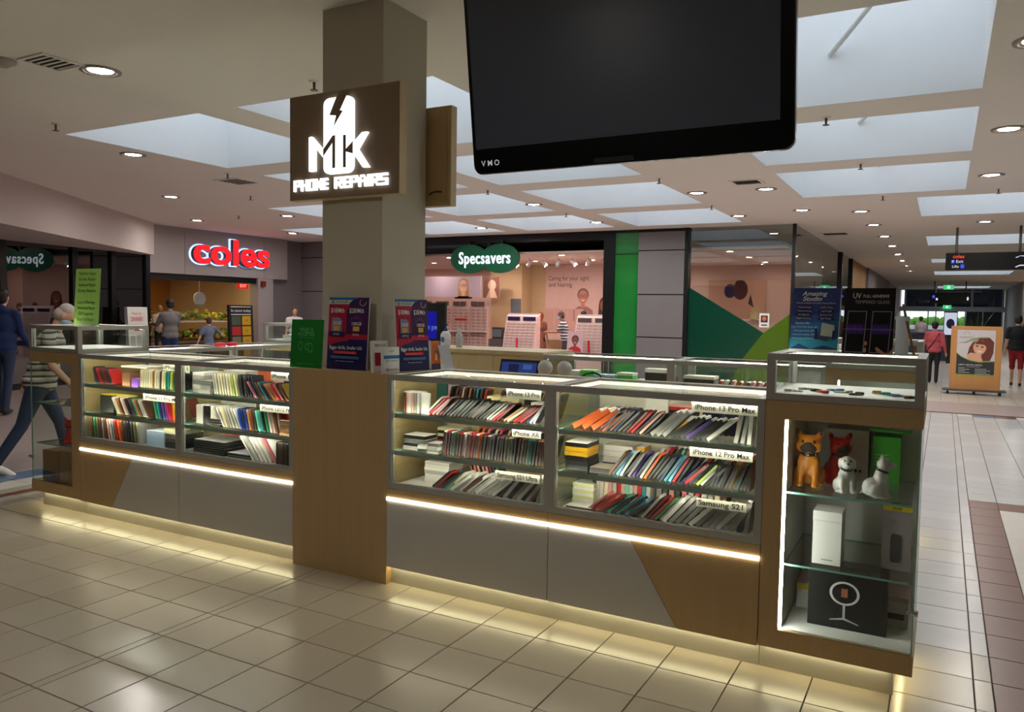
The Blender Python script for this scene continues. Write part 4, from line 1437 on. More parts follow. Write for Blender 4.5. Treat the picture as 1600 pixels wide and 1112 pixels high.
# ================================================================== phone cases
CASE = objcol('case_plastic', .35)
CASE_IN = objcol('case_package', .5)
LINING = M('case_lining', (46, 45, 47), .6)
CLEARP = M('clear_packaging', (214, 214, 204), .25, var=.06, scale=40)
def rslab(d, h, t, r=.011, n=3):
    """rounded phone case shell: x thickness, y 0..d, z 0..h, open lining side and camera block"""
    pts = []
    for cy, cz, a0 in ((d - r, r, -90), (d - r, h - r, 0), (r, h - r, 90), (r, r, 180)):
        pts += [(cy + r * math.cos(R(a0 + 90 * i / n)), cz + r * math.sin(R(a0 + 90 * i / n))) for i in range(n + 1)]
    g = G()
    N = len(pts)
    k = .93
    inn = [(d / 2 + (p[0] - d / 2) * k, h / 2 + (p[1] - h / 2) * k) for p in pts]
    vs = [(-t / 2, p[0], p[1]) for p in pts] + [(t / 2, p[0], p[1]) for p in pts] + [(t / 2, p[0], p[1]) for p in inn] + [(t / 2 - t * .5, p[0], p[1]) for p in inn]
    g.add(vs, [(i, N + i, N + (i + 1) % N, (i + 1) % N) for i in range(N)], 0, True)
    b = 0
    g.f.append(tuple(range(N))[::-1]); g.m.append(0); g.sm.append(False)
    for i in range(N):
        j = (i + 1) % N
        g.f.append((N + i, 2 * N + i, 2 * N + j, N + j)); g.m.append(0); g.sm.append(False)
    g.f.append(tuple(range(2 * N, 3 * N))); g.m.append(1); g.sm.append(False)
    del g.v[3 * N:]
    g.box((-t / 2 - .002, d * .58, h * .7), (-t / 2, d * .92, h * .94), 1)
    return g
def pslab(d, h, t):
    """hang-sell package: tray, clear front and folded tab"""
    g = G()
    g.box((-t / 2, 0, 0), (t / 2, d, h), 0)
    g.box((-t * .1, .004, h), (t * .1, d - .004, h + .006), 1)
    g.box((-t / 2 - .0006, d * .1, h * .1), (-t / 2, d * .9, h * .86), 1)
    g.box((-t / 2 + .001, -.0006, h * .05), (t / 2 - .001, 0, h * .95), 0)
    g.box((-t / 2 + .001, .002, h), (t / 2 - .001, d - .002, h + .0008), 1)
    return g
MESHC = {}
def stock(kind, d, h, t):
    key = (kind, d, h, t)
    if key not in MESHC:
        if kind == 'case':
            MESHC[key] = rslab(d, h, t).data('phone_case', [CASE, LINING])
        elif kind == 'dark':
            g = rslab(d, h, t)
            for i_, f in enumerate(g.f):
                ys_ = [g.v[q][1] for q in f]; zs_ = [g.v[q][2] for q in f]
                if max(ys_) < .02 and min(zs_) < h * .93: g.m[i_] = 1
                elif g.m[i_] == 1: g.m[i_] = 0
            MESHC[key] = g.data('phone_case', [CASE, LINING])
        elif kind == 'pack':
            MESHC[key] = pslab(d, h, t).data('boxed_case', [CASE_IN, CLEARP])
        elif kind == 'flip':
            g = rslab(d, h, t * .55)
            g.box((t * .33, .002, .002), (t * .5, d - .002, h - .002), 0)
            g.box((-t * .3, d - .003, .004), (t * .5, d, h - .004), 0)
            MESHC[key] = g.data('phone_case', [CASE, LINING])
    return MESHC[key]

PAL = {'black': (34, 33, 36), 'dark grey': (62, 60, 60), 'grey': (128, 126, 122), 'light grey': (176, 174, 168), 'white': (222, 220, 212), 'cream': (216, 206, 170), 'clear': (190, 188, 178),
       'red': (178, 32, 34), 'dark red': (110, 22, 28), 'pink': (214, 120, 128), 'hot pink': (206, 50, 110), 'orange': (222, 100, 40), 'tan': (164, 112, 66), 'brown': (92, 58, 38),
       'yellow': (226, 186, 44), 'lime': (150, 178, 70), 'green': (52, 130, 84), 'mint': (110, 200, 170), 'teal': (40, 130, 140), 'sky blue': (110, 170, 210), 'blue': (44, 72, 150),
       'navy': (30, 38, 74), 'purple': (92, 70, 140), 'lilac': (176, 160, 200), 'rose gold': (200, 150, 136), 'olive': (96, 98, 56)}
SHELF = {'top': SH1, 'middle': SH2, 'bottom': DECK}
CASES_OF = {'A': 'showcase nearest the repair sign', 'B': 'showcase under the green flyer', 'C': 'showcase beside the pillar', 'D': 'showcase beside the dog cabinet'}
X0_OF = {'A': XA + .04, 'B': XB + .04, 'C': XP1 + .04, 'D': XC + .04}
PREV = {}
def row(case, shelf, rowname, f0, f1, kind, cols, n=None, y=.045, d=.08, h=.155, t=.012, lean=0, jitter=3, turn=0):
    """a row of cases or packages standing side by side. f0, f1: metres from the showcase's left inner side"""
    cols = cols.split(',')
    n = n or len(cols)
    z = SHELF[shelf]
    key = (case, shelf, rowname, kind if kind in ('pack', 'flip') else 'case')
    for i in range(n):
        cn = cols[i % len(cols)].strip()
        x = X0_OF[case] + f0 + (f1 - f0) * (i + .5) / n
        k = PREV.get(key, 0)
        PREV[key] = k + 1
        noun = {'pack': 'boxed case', 'flip': 'wallet case'}.get(kind, 'phone case')
        lab = f'{cn} {noun}, {nth(k)} from left, {rowname} row, {shelf} shelf, {CASES_OF[case]}'
        nm = {'pack': 'boxed_case', 'flip': 'wallet_case'}.get(kind, 'phone_case')
        o = bpy.data.objects.new(nm, stock(kind, d, h, t))
        COL.objects.link(o)
        c = PAL[cn]
        v = 1 + random.uniform(-.1, .1)
        o.color = tuple(min(1, q * v) for q in lin(c)[:3]) + (1,)
        a = R(lean + random.uniform(-jitter, jitter))
        inner = {'A': 1.03, 'B': .975, 'C': .955, 'D': .972}[case]
        xl = x - X0_OF[case]
        if a > 0: a = min(a, math.asin(max(.02, min(1, (inner - xl - t) / h))))
        else: a = max(a, -math.asin(max(.02, min(1, (xl - t) / h))))
        o.rotation_euler = (0, a, R(turn + random.uniform(-1.5, 1.5)))
        o.location = (x, KY + y + .025 + random.uniform(-.004, .004), z + abs(math.sin(a)) * t / 2 + .0008)
        tag(o, lab, 'case', f'{rowname} row on the {shelf} shelf of the {CASES_OF[case]}')

# showcase C, beside the pillar
row('C', 'top', 'front', .02, .13, 'pack', 'brown,rose gold,clear,rose gold,grey,clear', y=.05, d=.09, h=.115, t=.016)
row('C', 'top', 'front', .17, .50, 'case', 'clear,red,pink,grey,dark red,black,black,dark grey,black,black,dark grey,black,black,brown', y=.04, h=.15, t=.011, lean=48)
row('C', 'top', 'front', .46, .66, 'case', 'black,black,black,black,dark grey,clear,light grey,red,dark red', y=.04, h=.15, t=.010, lean=50)
row('C', 'top', 'front', .66, .88, 'case', 'black,tan,cream,olive,red,dark red,red,black,navy,light grey,lilac', y=.04, h=.15, t=.011, lean=54)
row('C', 'top', 'rear', .18, .46, 'case', 'rose gold,black,brown,dark grey,rose gold,black,tan,dark grey,teal,dark grey,red', y=.22, h=.15, t=.012, lean=12)
row('C', 'top', 'rear', .50, .92, 'case', 'navy,black,white,dark grey,black,brown,tan,brown', y=.24, h=.15, t=.014, lean=18)
row('C', 'middle', 'front', .29, .94, 'dark', 'cream,red,dark red,white,green,red,dark red,white,rose gold,red,red,white,orange,black,dark red,clear,grey,black,dark grey,red,dark grey,olive,cream,light grey,black,dark red,tan,black,mint,teal,dark grey,tan,orange,rose gold', y=.035, d=.09, h=.135, t=.010, lean=7, jitter=2)
row('C', 'middle', 'rear', .36, .92, 'case', 'tan,orange,pink,cream,hot pink,rose gold,grey,dark grey,navy,sky blue,black,pink,mint,white', y=.2, h=.15, t=.014, lean=22)
row('C', 'bottom', 'front', .22, .34, 'case', 'black,red,dark red,black,teal,mint', y=.045, h=.15, t=.012, lean=52)
row('C', 'bottom', 'front', .32, .64, 'pack', 'cream,white,light grey,white,brown,white,light grey,white,clear,white,light grey,white', y=.045, d=.095, h=.155, t=.017, lean=52)
row('C', 'bottom', 'front', .66, .94, 'pack', 'black,light grey,black,grey,light grey,black,grey,brown,grey,light grey', y=.04, d=.095, h=.15, t=.02, lean=40)
row('C', 'bottom', 'rear', .40, .62, 'case', 'black,orange,rose gold,tan,pink,dark red,black,green', y=.22, h=.14, t=.012, lean=-22)
# showcase D, beside the dog cabinet
row('D', 'top', 'front', .03, .24, 'pack', 'orange,orange,orange,orange', y=.05, d=.10, h=.17, t=.026, lean=56, jitter=4)
row('D', 'top', 'front', .20, .47, 'case', 'navy,black,brown,navy,dark grey,dark grey,dark red,red,black,rose gold,black,black', y=.045, h=.155, t=.011, lean=45)
row('D', 'top', 'front', .46, .55, 'pack', 'grey,grey,grey', y=.04, d=.10, h=.17, t=.02, lean=45)
row('D', 'top', 'front', .56, .76, 'pack', 'black,black,dark grey,purple,black,black,dark grey,light grey', y=.04, d=.10, h=.15, t=.017, lean=50)
row('D', 'top', 'front', .86, .95, 'pack', 'grey,grey,light grey', y=.05, d=.09, h=.17, t=.018, lean=10, jitter=8)
row('D', 'top', 'rear', .16, .33, 'case', 'brown,black,brown,dark grey,black,navy', y=.24, h=.10, t=.017, lean=5)
row('D', 'top', 'rear', .64, .88, 'case', 'cream,black,navy,black,purple,dark grey,navy,rose gold,red', y=.22, h=.14, t=.015, lean=8)
row('D', 'middle', 'front', .25, .64, 'case', 'brown,dark grey,sky blue,clear,black,grey,purple,navy,light grey,orange,dark grey,black,black,navy,teal,sky blue,red,black,navy', y=.035, d=.085, h=.15, t=.012, lean=34)
row('D', 'middle', 'front', .62, .75, 'case', 'navy,red,black,dark grey,lime,light grey,black', y=.035, d=.085, h=.145, t=.012, lean=44)
row('D', 'middle', 'front', .76, .95, 'dark', 'grey,light grey,white,navy,orange,yellow,white,green,teal,red,dark red', y=.035, d=.09, h=.13, t=.012, lean=22)
row('D', 'middle', 'rear', .40, .92, 'case', 'white,pink,red,dark grey,mint,tan,white,grey,clear,clear,red,navy,mint,cream,yellow,purple,hot pink,pink,dark grey,navy', y=.2, h=.15, t=.014, lean=30)
row('D', 'bottom', 'front', .13, .42, 'case', 'pink,red,rose gold,red,dark grey,mint,black,teal,black,sky blue,black,black,dark grey', y=.045, h=.15, t=.012, lean=52)
row('D', 'bottom', 'front', .42, .56, 'case', 'clear,dark red,red,green,light grey,black', y=.045, h=.155, t=.013, lean=42)
row('D', 'bottom', 'front', .53, .95, 'pack', 'white,light grey,grey,grey,white,grey,grey,grey,light grey,grey,grey,dark grey,grey', y=.04, d=.10, h=.155, t=.02, lean=43)
row('D', 'bottom', 'rear', .10, .42, 'pack', 'black,light grey,clear,cream,rose gold,clear,red,rose gold,mint,clear,rose gold,red,teal,clear', y=.2, d=.10, h=.125, t=.02, lean=2, jitter=1)
row('D', 'bottom', 'rear', .44, .80, 'pack', 'grey,dark grey,rose gold,dark grey,pink,light grey,red,white,clear,cream,brown', y=.22, d=.10, h=.125, t=.024, lean=3, jitter=1)
# showcase A, nearest the repair sign (cases fall the other way)
row('A', 'top', 'front', .03, .28, 'flip', 'black,dark grey,black,red,dark red,black,brown,dark red,black,dark grey,red', y=.05, d=.09, h=.125, t=.013, lean=-28)
row('A', 'top', 'front', .56, .98, 'flip', 'cream,cream,cream,clear,cream,cream,tan,cream,clear,brown,cream,cream,green,teal,yellow,green,brown,black', y=.05, d=.12, h=.13, t=.012, lean=3, jitter=1)
row('A', 'middle', 'front', .30, .68, 'flip', 'white,cream,tan,brown,white,rose gold,black,black,dark grey,green,tan,brown,light grey,clear,brown', y=.045, d=.09, h=.14, t=.013, lean=-32)
row('A', 'middle', 'front', .74, 1.0, 'flip', 'green,teal,navy,purple,purple,hot pink,red,orange,yellow,tan', y=.05, d=.1, h=.13, t=.016, lean=-14)
row('A', 'middle', 'rear', .45, .95, 'flip', 'brown,olive,dark grey,red,brown,pink,tan,mint,red', y=.22, d=.09, h=.15, t=.016, lean=-30)
row('B', 'top', 'front', .22, .62, 'flip', 'clear,clear,cream,cream,clear,cream,cream,lime,cream,dark grey,black,dark grey,black,navy,black', y=.05, d=.10, h=.145, t=.013, lean=-12)
row('B', 'top', 'front', .62, .97, 'flip', 'pink,black,black,brown,teal,navy,brown,tan,tan,red,pink,black,tan,cream,yellow', y=.04, d=.10, h=.13, t=.013, lean=-40)
row('B', 'top', 'rear', .66, .97, 'case', 'white,red,dark red,grey,white,dark grey,rose gold,white', y=.24, h=.15, t=.014, lean=-8)
row('B', 'middle', 'front', .28, .50, 'flip', 'clear,white,cream,clear,light grey,clear,white', y=.045, d=.10, h=.15, t=.012, lean=-28)
row('B', 'middle', 'front', .48, .97, 'flip', 'blue,navy,blue,tan,brown,dark grey,mint,teal,black,green,clear,rose gold,brown,clear,red,dark red,red,orange', y=.045, d=.10, h=.14, t=.016, lean=-14)
row('B', 'bottom', 'front', .58, .86, 'pack', 'white,light grey,white,white,white,pink,white', y=.045, d=.14, h=.19, t=.012, lean=-38)

# tablet cases: the bottom shelf by the end cabinet
cols = 'brown,green,olive,brown,grey,brown,rose gold,light grey,grey,red,orange,brown,dark grey,black,dark grey,olive,grey'.split(',')
for i, cn in enumerate(cols):
    o = bpy.data.objects.new('tablet_case', stock('flip', .17, .162, .02))
    COL.objects.link(o)
    o.color = lin(PAL[cn])
    a = R(-6 - 8 * math.exp(-((i - 9) / 4) ** 2))
    o.rotation_euler = (0, a, 0)
    o.location = (XA + .08 + i * .0335, KY + .05, DECK + .002)
    tag(o, f'{cn} upright tablet case, {nth(i)} from left on the bottom shelf, showcase nearest repair sign', 'case', 'upright tablet cases')
for i in range(9):
    o = bpy.data.objects.new('tablet_case', stock('flip', .13, .15, .017))
    COL.objects.link(o)
    o.color = lin(PAL[['black', 'dark grey', 'brown', 'black', 'dark grey', 'black', 'olive', 'black', 'dark grey'][i]])
    o.location = (XB + .87 + i * .0185, KY + .05, DECK + .0015)
    tag(o, f'dark upright tablet case, {nth(i)} from left on bottom shelf under the green flyer', 'case', 'small upright tablet cases')

# stacked flat goods ------------------------------------------------------------
def flat(label, case, shelf, f0, y0, w, d, h, z, rgb, name='flat_box', trim=None, rz=0):
    x = X0_OF[case] + f0
    t = root(name, label, 'box', (x + w / 2, KY + y0 + .02 + d / 2, SHELF[shelf] + z + .0008), R(rz), local=True)
    b = M('box_%d_%d_%d' % rgb, rgb, .4)
    G().box((-w / 2, -d / 2, 0), (w / 2, d / 2, h - .002)).make('tray', [b], t)
    G().box((-w / 2 + .001, -d / 2 + .001, h - .002), (w / 2 - .001, d / 2 - .001, h)).make('sleeve', [M('box_trim_%d_%d_%d' % (trim or (225, 222, 212)), trim or (225, 222, 212), .35)], t)
    return t
def pile(case, shelf, f0, y0, w, d, hs, cols, what, place, trim=None, dx=0.0):
    z = 0
    n = len(hs)
    for i, (h, c) in enumerate(zip(hs, cols)):
        pos = 'lowest' if i == 0 else ('topmost' if i == n - 1 else f'{nth(i)} from below')
        flat(f'{what}, {pos} in pile {place}', case, shelf, f0 + dx * i + random.uniform(-.004, .004), y0, w, d, h - .001, z, c, trim=trim[i] if trim else None)
        z += h
BK, YL, GY, WH, LG, RD = (22, 22, 22), (226, 172, 30), (120, 118, 114), (222, 220, 212), (170, 168, 162), (186, 36, 30)
pile('C', 'middle', .02, .06, .15, .12, [.022] * 4, [GY, BK, GY, BK], 'grey boxed case', 'on middle shelf by the pillar')
pile('C', 'middle', .14, .03, .14, .12, [.022, .02], [BK, WH], 'dark boxed case', 'before the dark cases by pillar')
pile('C', 'middle', .205, .03, .075, .09, [.02, .02, .02], [GY, LG, GY], 'small silver box', 'beside dark cases near pillar')
pile('C', 'middle', .13, .25, .16, .12, [.022, .022, .018, .018, .018, .018], [RD, RD, BK, (190, 186, 140), BK, (190, 186, 140)], 'bagged screen part', 'rear of middle shelf near pillar', trim=[RD, RD, BK, (200, 200, 170), BK, (215, 212, 190)])
pile('C', 'bottom', .10, .16, .17, .15, [.022, .028, .024, .014, .016, .02], [WH, WH, LG, WH, (200, 200, 180), LG], 'bubble mailer and white box', 'on bottom shelf near pillar')
pile('C', 'top', .44, .34, .20, .12, [.025, .03, .028], [WH, (120, 100, 150), WH], 'pale boxed cable', 'back of top shelf beside pillar')
flat('yellow and cream charger box on the top shelf beside the pillar', 'C', 'top', .50, .19, .09, .09, .115, 0, (224, 216, 170), 'charger_box', YL)
flat('cream box with a triangle print beside the yellow charger box', 'C', 'top', .60, .18, .11, .09, .11, 0, (196, 184, 140), 'charger_box')
flat('plain white box behind the leaning red cases', 'C', 'top', .79, .17, .11, .10, .10, 0, WH, 'charger_box')
for i, (cn, rgb) in enumerate((('green', (40, 92, 84)), ('lilac', (186, 178, 200)), ('black', (54, 52, 54)), ('violet', (118, 104, 176)), ('yellow', (206, 190, 90)))):
    flat(f'{cn} hanging case package at the back of the top shelf beside the pillar', 'C', 'top', .03 + i * .083, .38, .075, .02, .175, 0, rgb, 'hanging_package')
flat('thin white card standing in the row of clear cases beside pillar', 'C', 'top', .135, .06, .07, .012, .12, 0, WH, 'white_card', rz=-14)
# showcase D
pile('D', 'middle', .01, .06, .125, .15, [.03, .022, .022, .022, .024, .024], [BK, BK, BK, YL, YL, BK], 'screen protector box', 'left on middle shelf by dog cabinet', trim=[BK, BK, (226, 214, 40), YL, YL, WH])
pile('D', 'middle', .155, .05, .15, .13, [.03], [(46, 42, 40)], 'flat dark boxed case', 'before the colourful leaning cases', trim=[(190, 180, 160)])
pile('D', 'middle', .15, .24, .16, .16, [.026, .03, .03, .03], [BK, WH, WH, WH], 'flat white boxed case', 'on middle shelf behind dark box')
flat('bright yellow package tilted behind the colourful cases', 'D', 'middle', .33, .24, .045, .1, .12, 0, (238, 170, 30), 'yellow_package')
flat('long yellow box at the back of the top shelf', 'D', 'top', .11, .30, .2, .1, .085, 0, (240, 180, 30), 'yellow_box', (235, 200, 120))
flat('white box with printed outline leaning at the back of the shelf', 'D', 'top', .36, .28, .12, .04, .17, 0, (228, 226, 214), 'white_box')
pile('D', 'top', .47, .30, .2, .12, [.02, .03, .03, .022, .018], [YL, YL, WH, BK, RD], 'flat boxed cable', 'with red box, top shelf', trim=[YL, YL, WH, BK, (230, 40, 40)])
pile('D', 'top', .66, .3, .11, .12, [.03, .03, .03], [YL, YL, BK], 'small yellow box', 'behind the purple boxed case', trim=[YL, YL, (120, 140, 150)])
pile('D', 'bottom', .01, .16, .12, .2, [.028, .018, .016, .016, .016, .018], [WH, (200, 206, 140), WH, (200, 206, 140), WH, (214, 220, 150)], 'pale envelope pack', 'on bottom shelf by dog cabinet')
flat('glossy clear package lying before the red phone cases', 'D', 'bottom', .03, .04, .14, .1, .016, 0, (60, 58, 54), 'clear_package', (196, 196, 186))
# showcase A
flat('black and yellow gadget box on the middle shelf', 'A', 'middle', .05, .09, .16, .1, .13, 0, (40, 40, 38), 'gadget_box', (222, 206, 60))
flat('yellow-edged grey gadget box beside the black one', 'A', 'middle', .215, .11, .14, .08, .13, 0, (206, 196, 90), 'gadget_box', (228, 220, 120))
flat('thin pale folder lying across the cases on the top shelf', 'A', 'top', .26, .12, .3, .16, .012, .128, (226, 220, 200), 'pale_folder')
flat('brown notebook-like case tilted on the top shelf', 'A', 'top', .36, .06, .09, .12, .10, 0, (150, 104, 70), 'brown_case', (60, 40, 30))
flat('purple pouch before the cream cases on the top shelf', 'A', 'top', .48, .05, .07, .09, .06, 0, (140, 90, 190), 'purple_pouch', (160, 110, 200))
flat('white cable package at the back of the top shelf', 'A', 'top', .45, .3, .17, .12, .14, 0, (226, 222, 212), 'cable_package')
flat('white and red blister package below the top card', 'A', 'top', .72, .3, .24, .12, .15, 0, (214, 206, 206), 'cable_package', (200, 60, 80))
flat('pale blue leaning tablet box on the bottom shelf', 'A', 'bottom', .63, .06, .2, .15, .11, 0, (150, 172, 196), 'tablet_box', (200, 214, 226))
pile('A', 'bottom', .82, .06, .17, .2, [.045, .03, .03, .03], [BK, (60, 58, 56), (70, 66, 62), (190, 190, 150)], 'flat wrapped tablet case', 'at end of bottom shelf', trim=[BK, (160, 158, 150), (150, 148, 140), (206, 210, 150)])
# showcase B
pile('B', 'top', .01, .06, .11, .16, [.03] * 4 + [.02], [GY, LG, GY, LG, WH], 'grey boxed case', 'first pile, top shelf under flyer')
pile('B', 'top', .10, .05, .10, .14, [.03, .03, .03], [GY, GY, GY], 'grey cable box', 'second pile, top shelf under flyer')
pile('B', 'top', .04, .30, .22, .14, [.06, .05, .03], [WH, WH, WH], 'wide white box', 'back of top shelf under flyer')
flat('orange patterned box between two white ones on the top shelf', 'B', 'top', .36, .32, .13, .1, .16, 0, (206, 96, 50), 'patterned_box', (226, 222, 214))
flat('pale pink wrapped package on the top shelf under the flyer', 'B', 'top', .52, .3, .24, .1, .13, 0, (214, 170, 170), 'wrapped_package')
for i, (c, lb) in enumerate((((190, 186, 176), 'grey'), (BK, 'black'), ((226, 220, 200), 'cream'))):
    flat(f'{lb} upright gadget box at the start of the middle shelf under flyer', 'B', 'middle', .02 + i * .072, .08, .066, .1, .13, 0, c, 'gadget_box')
flat('cream window box beside the upright gadget boxes under flyer', 'B', 'middle', .24, .1, .1, .07, .13, 0, (216, 210, 180), 'gadget_box')
pile('B', 'middle', .20, .04, .1, .06, [.018, .018, .018], [BK, BK, (60, 40, 36)], 'small black box', 'before the cream window box')
pile('B', 'middle', .86, .03, .12, .14, [.024] * 4, [(140, 100, 60)] * 4, 'brown kraft box', 'end of middle shelf under flyer')
pile('B', 'middle', .03, .28, .35, .16, [.03, .03, .03, .03, .02], [LG, GY, LG, GY, (190, 196, 170)], 'flat film package', 'back of middle shelf under flyer')
pile('B', 'bottom', .02, .05, .30, .22, [.016] * 6, [BK] * 6, 'black wrapped tablet case', 'on bottom shelf under flyer', trim=[(150, 148, 142)] * 6, dx=.003)
pile('B', 'bottom', .36, .05, .2, .18, [.018, .018], [BK, BK], 'flat black tablet box', 'middle of bottom shelf under flyer', trim=[(170, 176, 186)] * 2)
pile('B', 'bottom', .01, .33, .22, .16, [.05, .03, .03], [(206, 202, 186), WH, (226, 120, 100)], 'soft rolled pouch', 'back of bottom shelf under flyer', trim=[WH, WH, (232, 140, 120)])
pile('B', 'bottom', .36, .30, .28, .2, [.03, .03, .03, .03], [BK, LG, BK, LG], 'wrapped flat pack', 'rear middle of bottom shelf under flyer')

# shelf cards with printed names --------------------------------------------------
def card_sign(case, s, x0, x1, z0, z1, yy, lab, tilt=0.0):
    t = root('shelf_card', lab, 'card', ((x0 + x1) / 2, yy, z0))
    dz = tilt * (x1 - x0)
    g = G()
    g.prism([(x0, yy, z0 + dz), (x1, yy, z0), (x1, yy, z1), (x0, yy, z1 + dz)], (0, .0015, 0))
    g.make('card', [M('cream_card', (226, 224, 204), .6, var=.02)], t)
    p = Print((x0, yy - .0005, z0 + dz), (x1 - x0, 0, -dz), (0, 0, z1 - z0))
    p.write(s, .5, .5, .034, BLACK, width=.9, bold=.014)
    p.done(t)
    return t
card_sign('C', 'iPhone 13 Pro', -2.018, -1.812, 1.135, 1.186, 3.606, 'printed shelf card on the top shelf beside the pillar')
card_sign('C', 'iPhone XR', -1.983, -1.812, .934, .974, 3.610, 'printed shelf card on the middle shelf beside the pillar')
card_sign('C', 'Samsung S21 Ultra', -2.08, -1.812, .698, .742, 3.606, 'printed shelf card on the bottom shelf beside the pillar')
card_sign('D', 'iPhone 13 Pro Max', -1.02, -.715, 1.140, 1.186, 3.606, 'printed shelf card on the top shelf beside the dog cabinet')
card_sign('D', 'iPhone 12 Pro Max', -1.025, -.735, .928, .973, 3.610, 'printed shelf card on the middle shelf beside the dog cabinet')
card_sign('D', 'Samsung S21', -.985, -.755, .695, .735, 3.606, 'printed shelf card on the bottom shelf beside the dog cabinet')
card_sign('A', 'iPhone 11', -4.90, -4.62, 1.125, 1.183, 3.70, 'printed shelf card on the top shelf nearest the repair sign')
card_sign('A', 'iPhone 11 Pro Max', -5.03, -4.62, .915, .962, 3.63, 'printed shelf card on the middle shelf nearest the repair sign')
card_sign('B', 'iPhone 13', -3.735, -3.545, 1.135, 1.186, 3.606, 'printed shelf card on the top shelf under the green flyer')
card_sign('B', 'iPhone 12/12 Pro', -3.84, -3.545, .928, .972, 3.610, 'printed shelf card on the middle shelf under the green flyer')
# ================================================================== boards and leaflets on the kiosk
def board(name, label, cat, o, u, v, th, base, fill=None, stand=None):
    """flat printed board: o lower left corner of the face; face normal = u x v"""
    o, u, v = Vector(o), Vector(u), Vector(v)
    n = u.normalized().cross(v.normalized())
    t = root(name, label, cat, tuple(o + u / 2 - n * th / 2))
    g = G()
    g.prism([o, o + u, o + u + v, o + v], -n * th)
    g.make('board', [base], t)
    p = Print(o + n * .0004, u, v)
    if fill:
        fill(p)
    p.done(t)
    if stand:
        stand(t, o, u, v, n)
    return t
WI = M('white_ink', (232, 232, 230), .6, var=0)
YI = M('gold_ink', (222, 176, 60), .5)
def telco(p):
    mag, pur, nav, blu, red = M('magenta_ink', (176, 20, 62), .5), M('violet_ink', (66, 22, 84), .5), M('navy_ink', (26, 22, 84), .5), M('cyan_ink', (22, 112, 178), .5), M('scarlet_ink', (206, 30, 48), .5)
    p.rect(0, 0, 1, 1, nav)
    p.poly([(0, .32), (.3, .38), (.52, .40), (.52, .93), (0, .93)], mag)
    p.poly([(.46, .42), (1, .42), (1, 1), (.7, 1), (.46, .82)], pur)
    p.poly([(.46, .42), (1, .42), (1, .49), (.46, .49)], mag)
    p.poly([(0, .92), (.5, .92), (.74, 1), (0, 1)], blu)
    p.poly([(0, .905), (.5, .905), (.6, .965), (0, .965)], M('pale_strip', (200, 204, 196), .5))
    p.ring(.1, .935, .035, .02, .45, nav)
    p.write('CIRCLES.LIFE', .33, .935, .014, BLACK, width=.3, bold=.01)
    p.ring(.86, .93, .08, .045, .12, WI, t0=2.2, t1=6.6)
    p.write('$18/Mth', .24, .815, .04, WI, width=.34, bold=.01)
    p.write('$28/Mth', .72, .815, .04, WI, width=.36, bold=.01)
    for k in range(9):
        a = R(10 + k * 20)
        c, s_ = math.cos(a), math.sin(a)
        p.poly([(.72 + .15 * c - .012 * s_, .62 + .085 * s_), (.72 + .15 * c + .012 * s_, .62 + .085 * s_), (.72 + .24 * c, .62 + .14 * s_)], M('pink_ink', (196, 60, 120)) if k % 2 else M('sky_ink', (90, 140, 200)), keep=k > 0)
    p.poly([(.11, .5), (.37, .5), (.37, .68), (.3, .72), (.11, .72)], M('sim_grey', (136, 130, 160), .5))
    p.write('50GB', .24, .64, .028, WI, width=.2, bold=.01)
    p.write('100GB', .73, .635, .028, WI, width=.24, bold=.01)
    p.rect(.165, .535, .315, .6, YI); p.rect(.655, .535, .815, .6, YI, keep=True)
    p.poly([(.05, .46), (.44, .46), (.44, .525), (.05, .525)], nav)
    p.write('OPTUS', .24, .485, .016, WI)
    p.write('OPTUS', .73, .485, .016, WI)
    p.write('Bigger thrills, Smaller bills', .5, .30, .03, WI, width=.82, bold=.008)
    p.rect(.2, .215, .78, .255, red); p.write('1-6 month, Every month.', .49, .235, .017, M('salmon_ink', (240, 130, 120)), width=.5)
    p.rect(.14, .15, .84, .185, M('steel_ink', (70, 120, 180))); p.write('Recommended with a community', .49, .167, .012, nav, width=.66)
    p.write('*Promo valid for new customers', .5, .115, .01, WI, width=.46)
def easel(t, o, u, v, n):
    a = o + u * .5 - n * .004
    G().prism([a + v * .6, a - n * .085, a - n * .081, a + v * .6 + n * .002], u * .12).make('easel_leg', [PAPER], t)
ac = M('acrylic_white', (220, 222, 226), .3)
# two tall phone plan posters
board('plan_poster', 'magenta and navy phone plan poster leaning on the column front', 'poster', (-3.329, 3.668, ZT + .001), (.311, 0, 0), (0, .03, .437), .008, ac, telco)
board('plan_poster', 'magenta and navy phone plan poster on the glass counter beside the column', 'poster', (-2.835, 3.735, ZT + .002), (.062, .24, 0), (-.03, .008, .43), .008, ac, telco, easel)
def accepted(p):
    p.rect(0, 0, 1, 1, M('deep_green_ink', (14, 122, 36), .5))
    gi = M('mint_ink', (128, 206, 150), .5)
    p.write('WHAT IS', .48, .79, .032, gi, width=.42); p.write('ACCEPTED', .48, .70, .032, gi, width=.52)
    p.rect(.24, .625, .72, .63, gi)
    p.ring(.32, .45, .06, .09, .14, gi); p.ring(.52, .44, .06, .07, .16, gi, t0=.6, t1=5.2); p.ring(.63, .42, .07, .1, .12, gi)
    p.write('Bring your old mobiles here', .5, .085, .011, gi, width=.52)
board('green_flyer', 'dark green flyer reading what is accepted, at the counter end by the pillar', 'flyer', (-3.582, 3.615, ZT + .001), (.262, 0, 0), (0, .02, .298), .006, ac, accepted, easel)
def leaflet(p):
    p.rect(0, 0, 1, 1, PAPER); p.rect(0, .55, 1, .68, M('cyan_ink'))
    p.write('HOT', .5, .84, .016, BLACK); p.write('IN THE GREENER', .5, .47, .011, BLACK, width=.8)
    p.ring(.22, .13, .1, .05, .4, M('navy_ink')); p.write('CIRCLES.LIFE', .62, .13, .009, BLACK, width=.55)
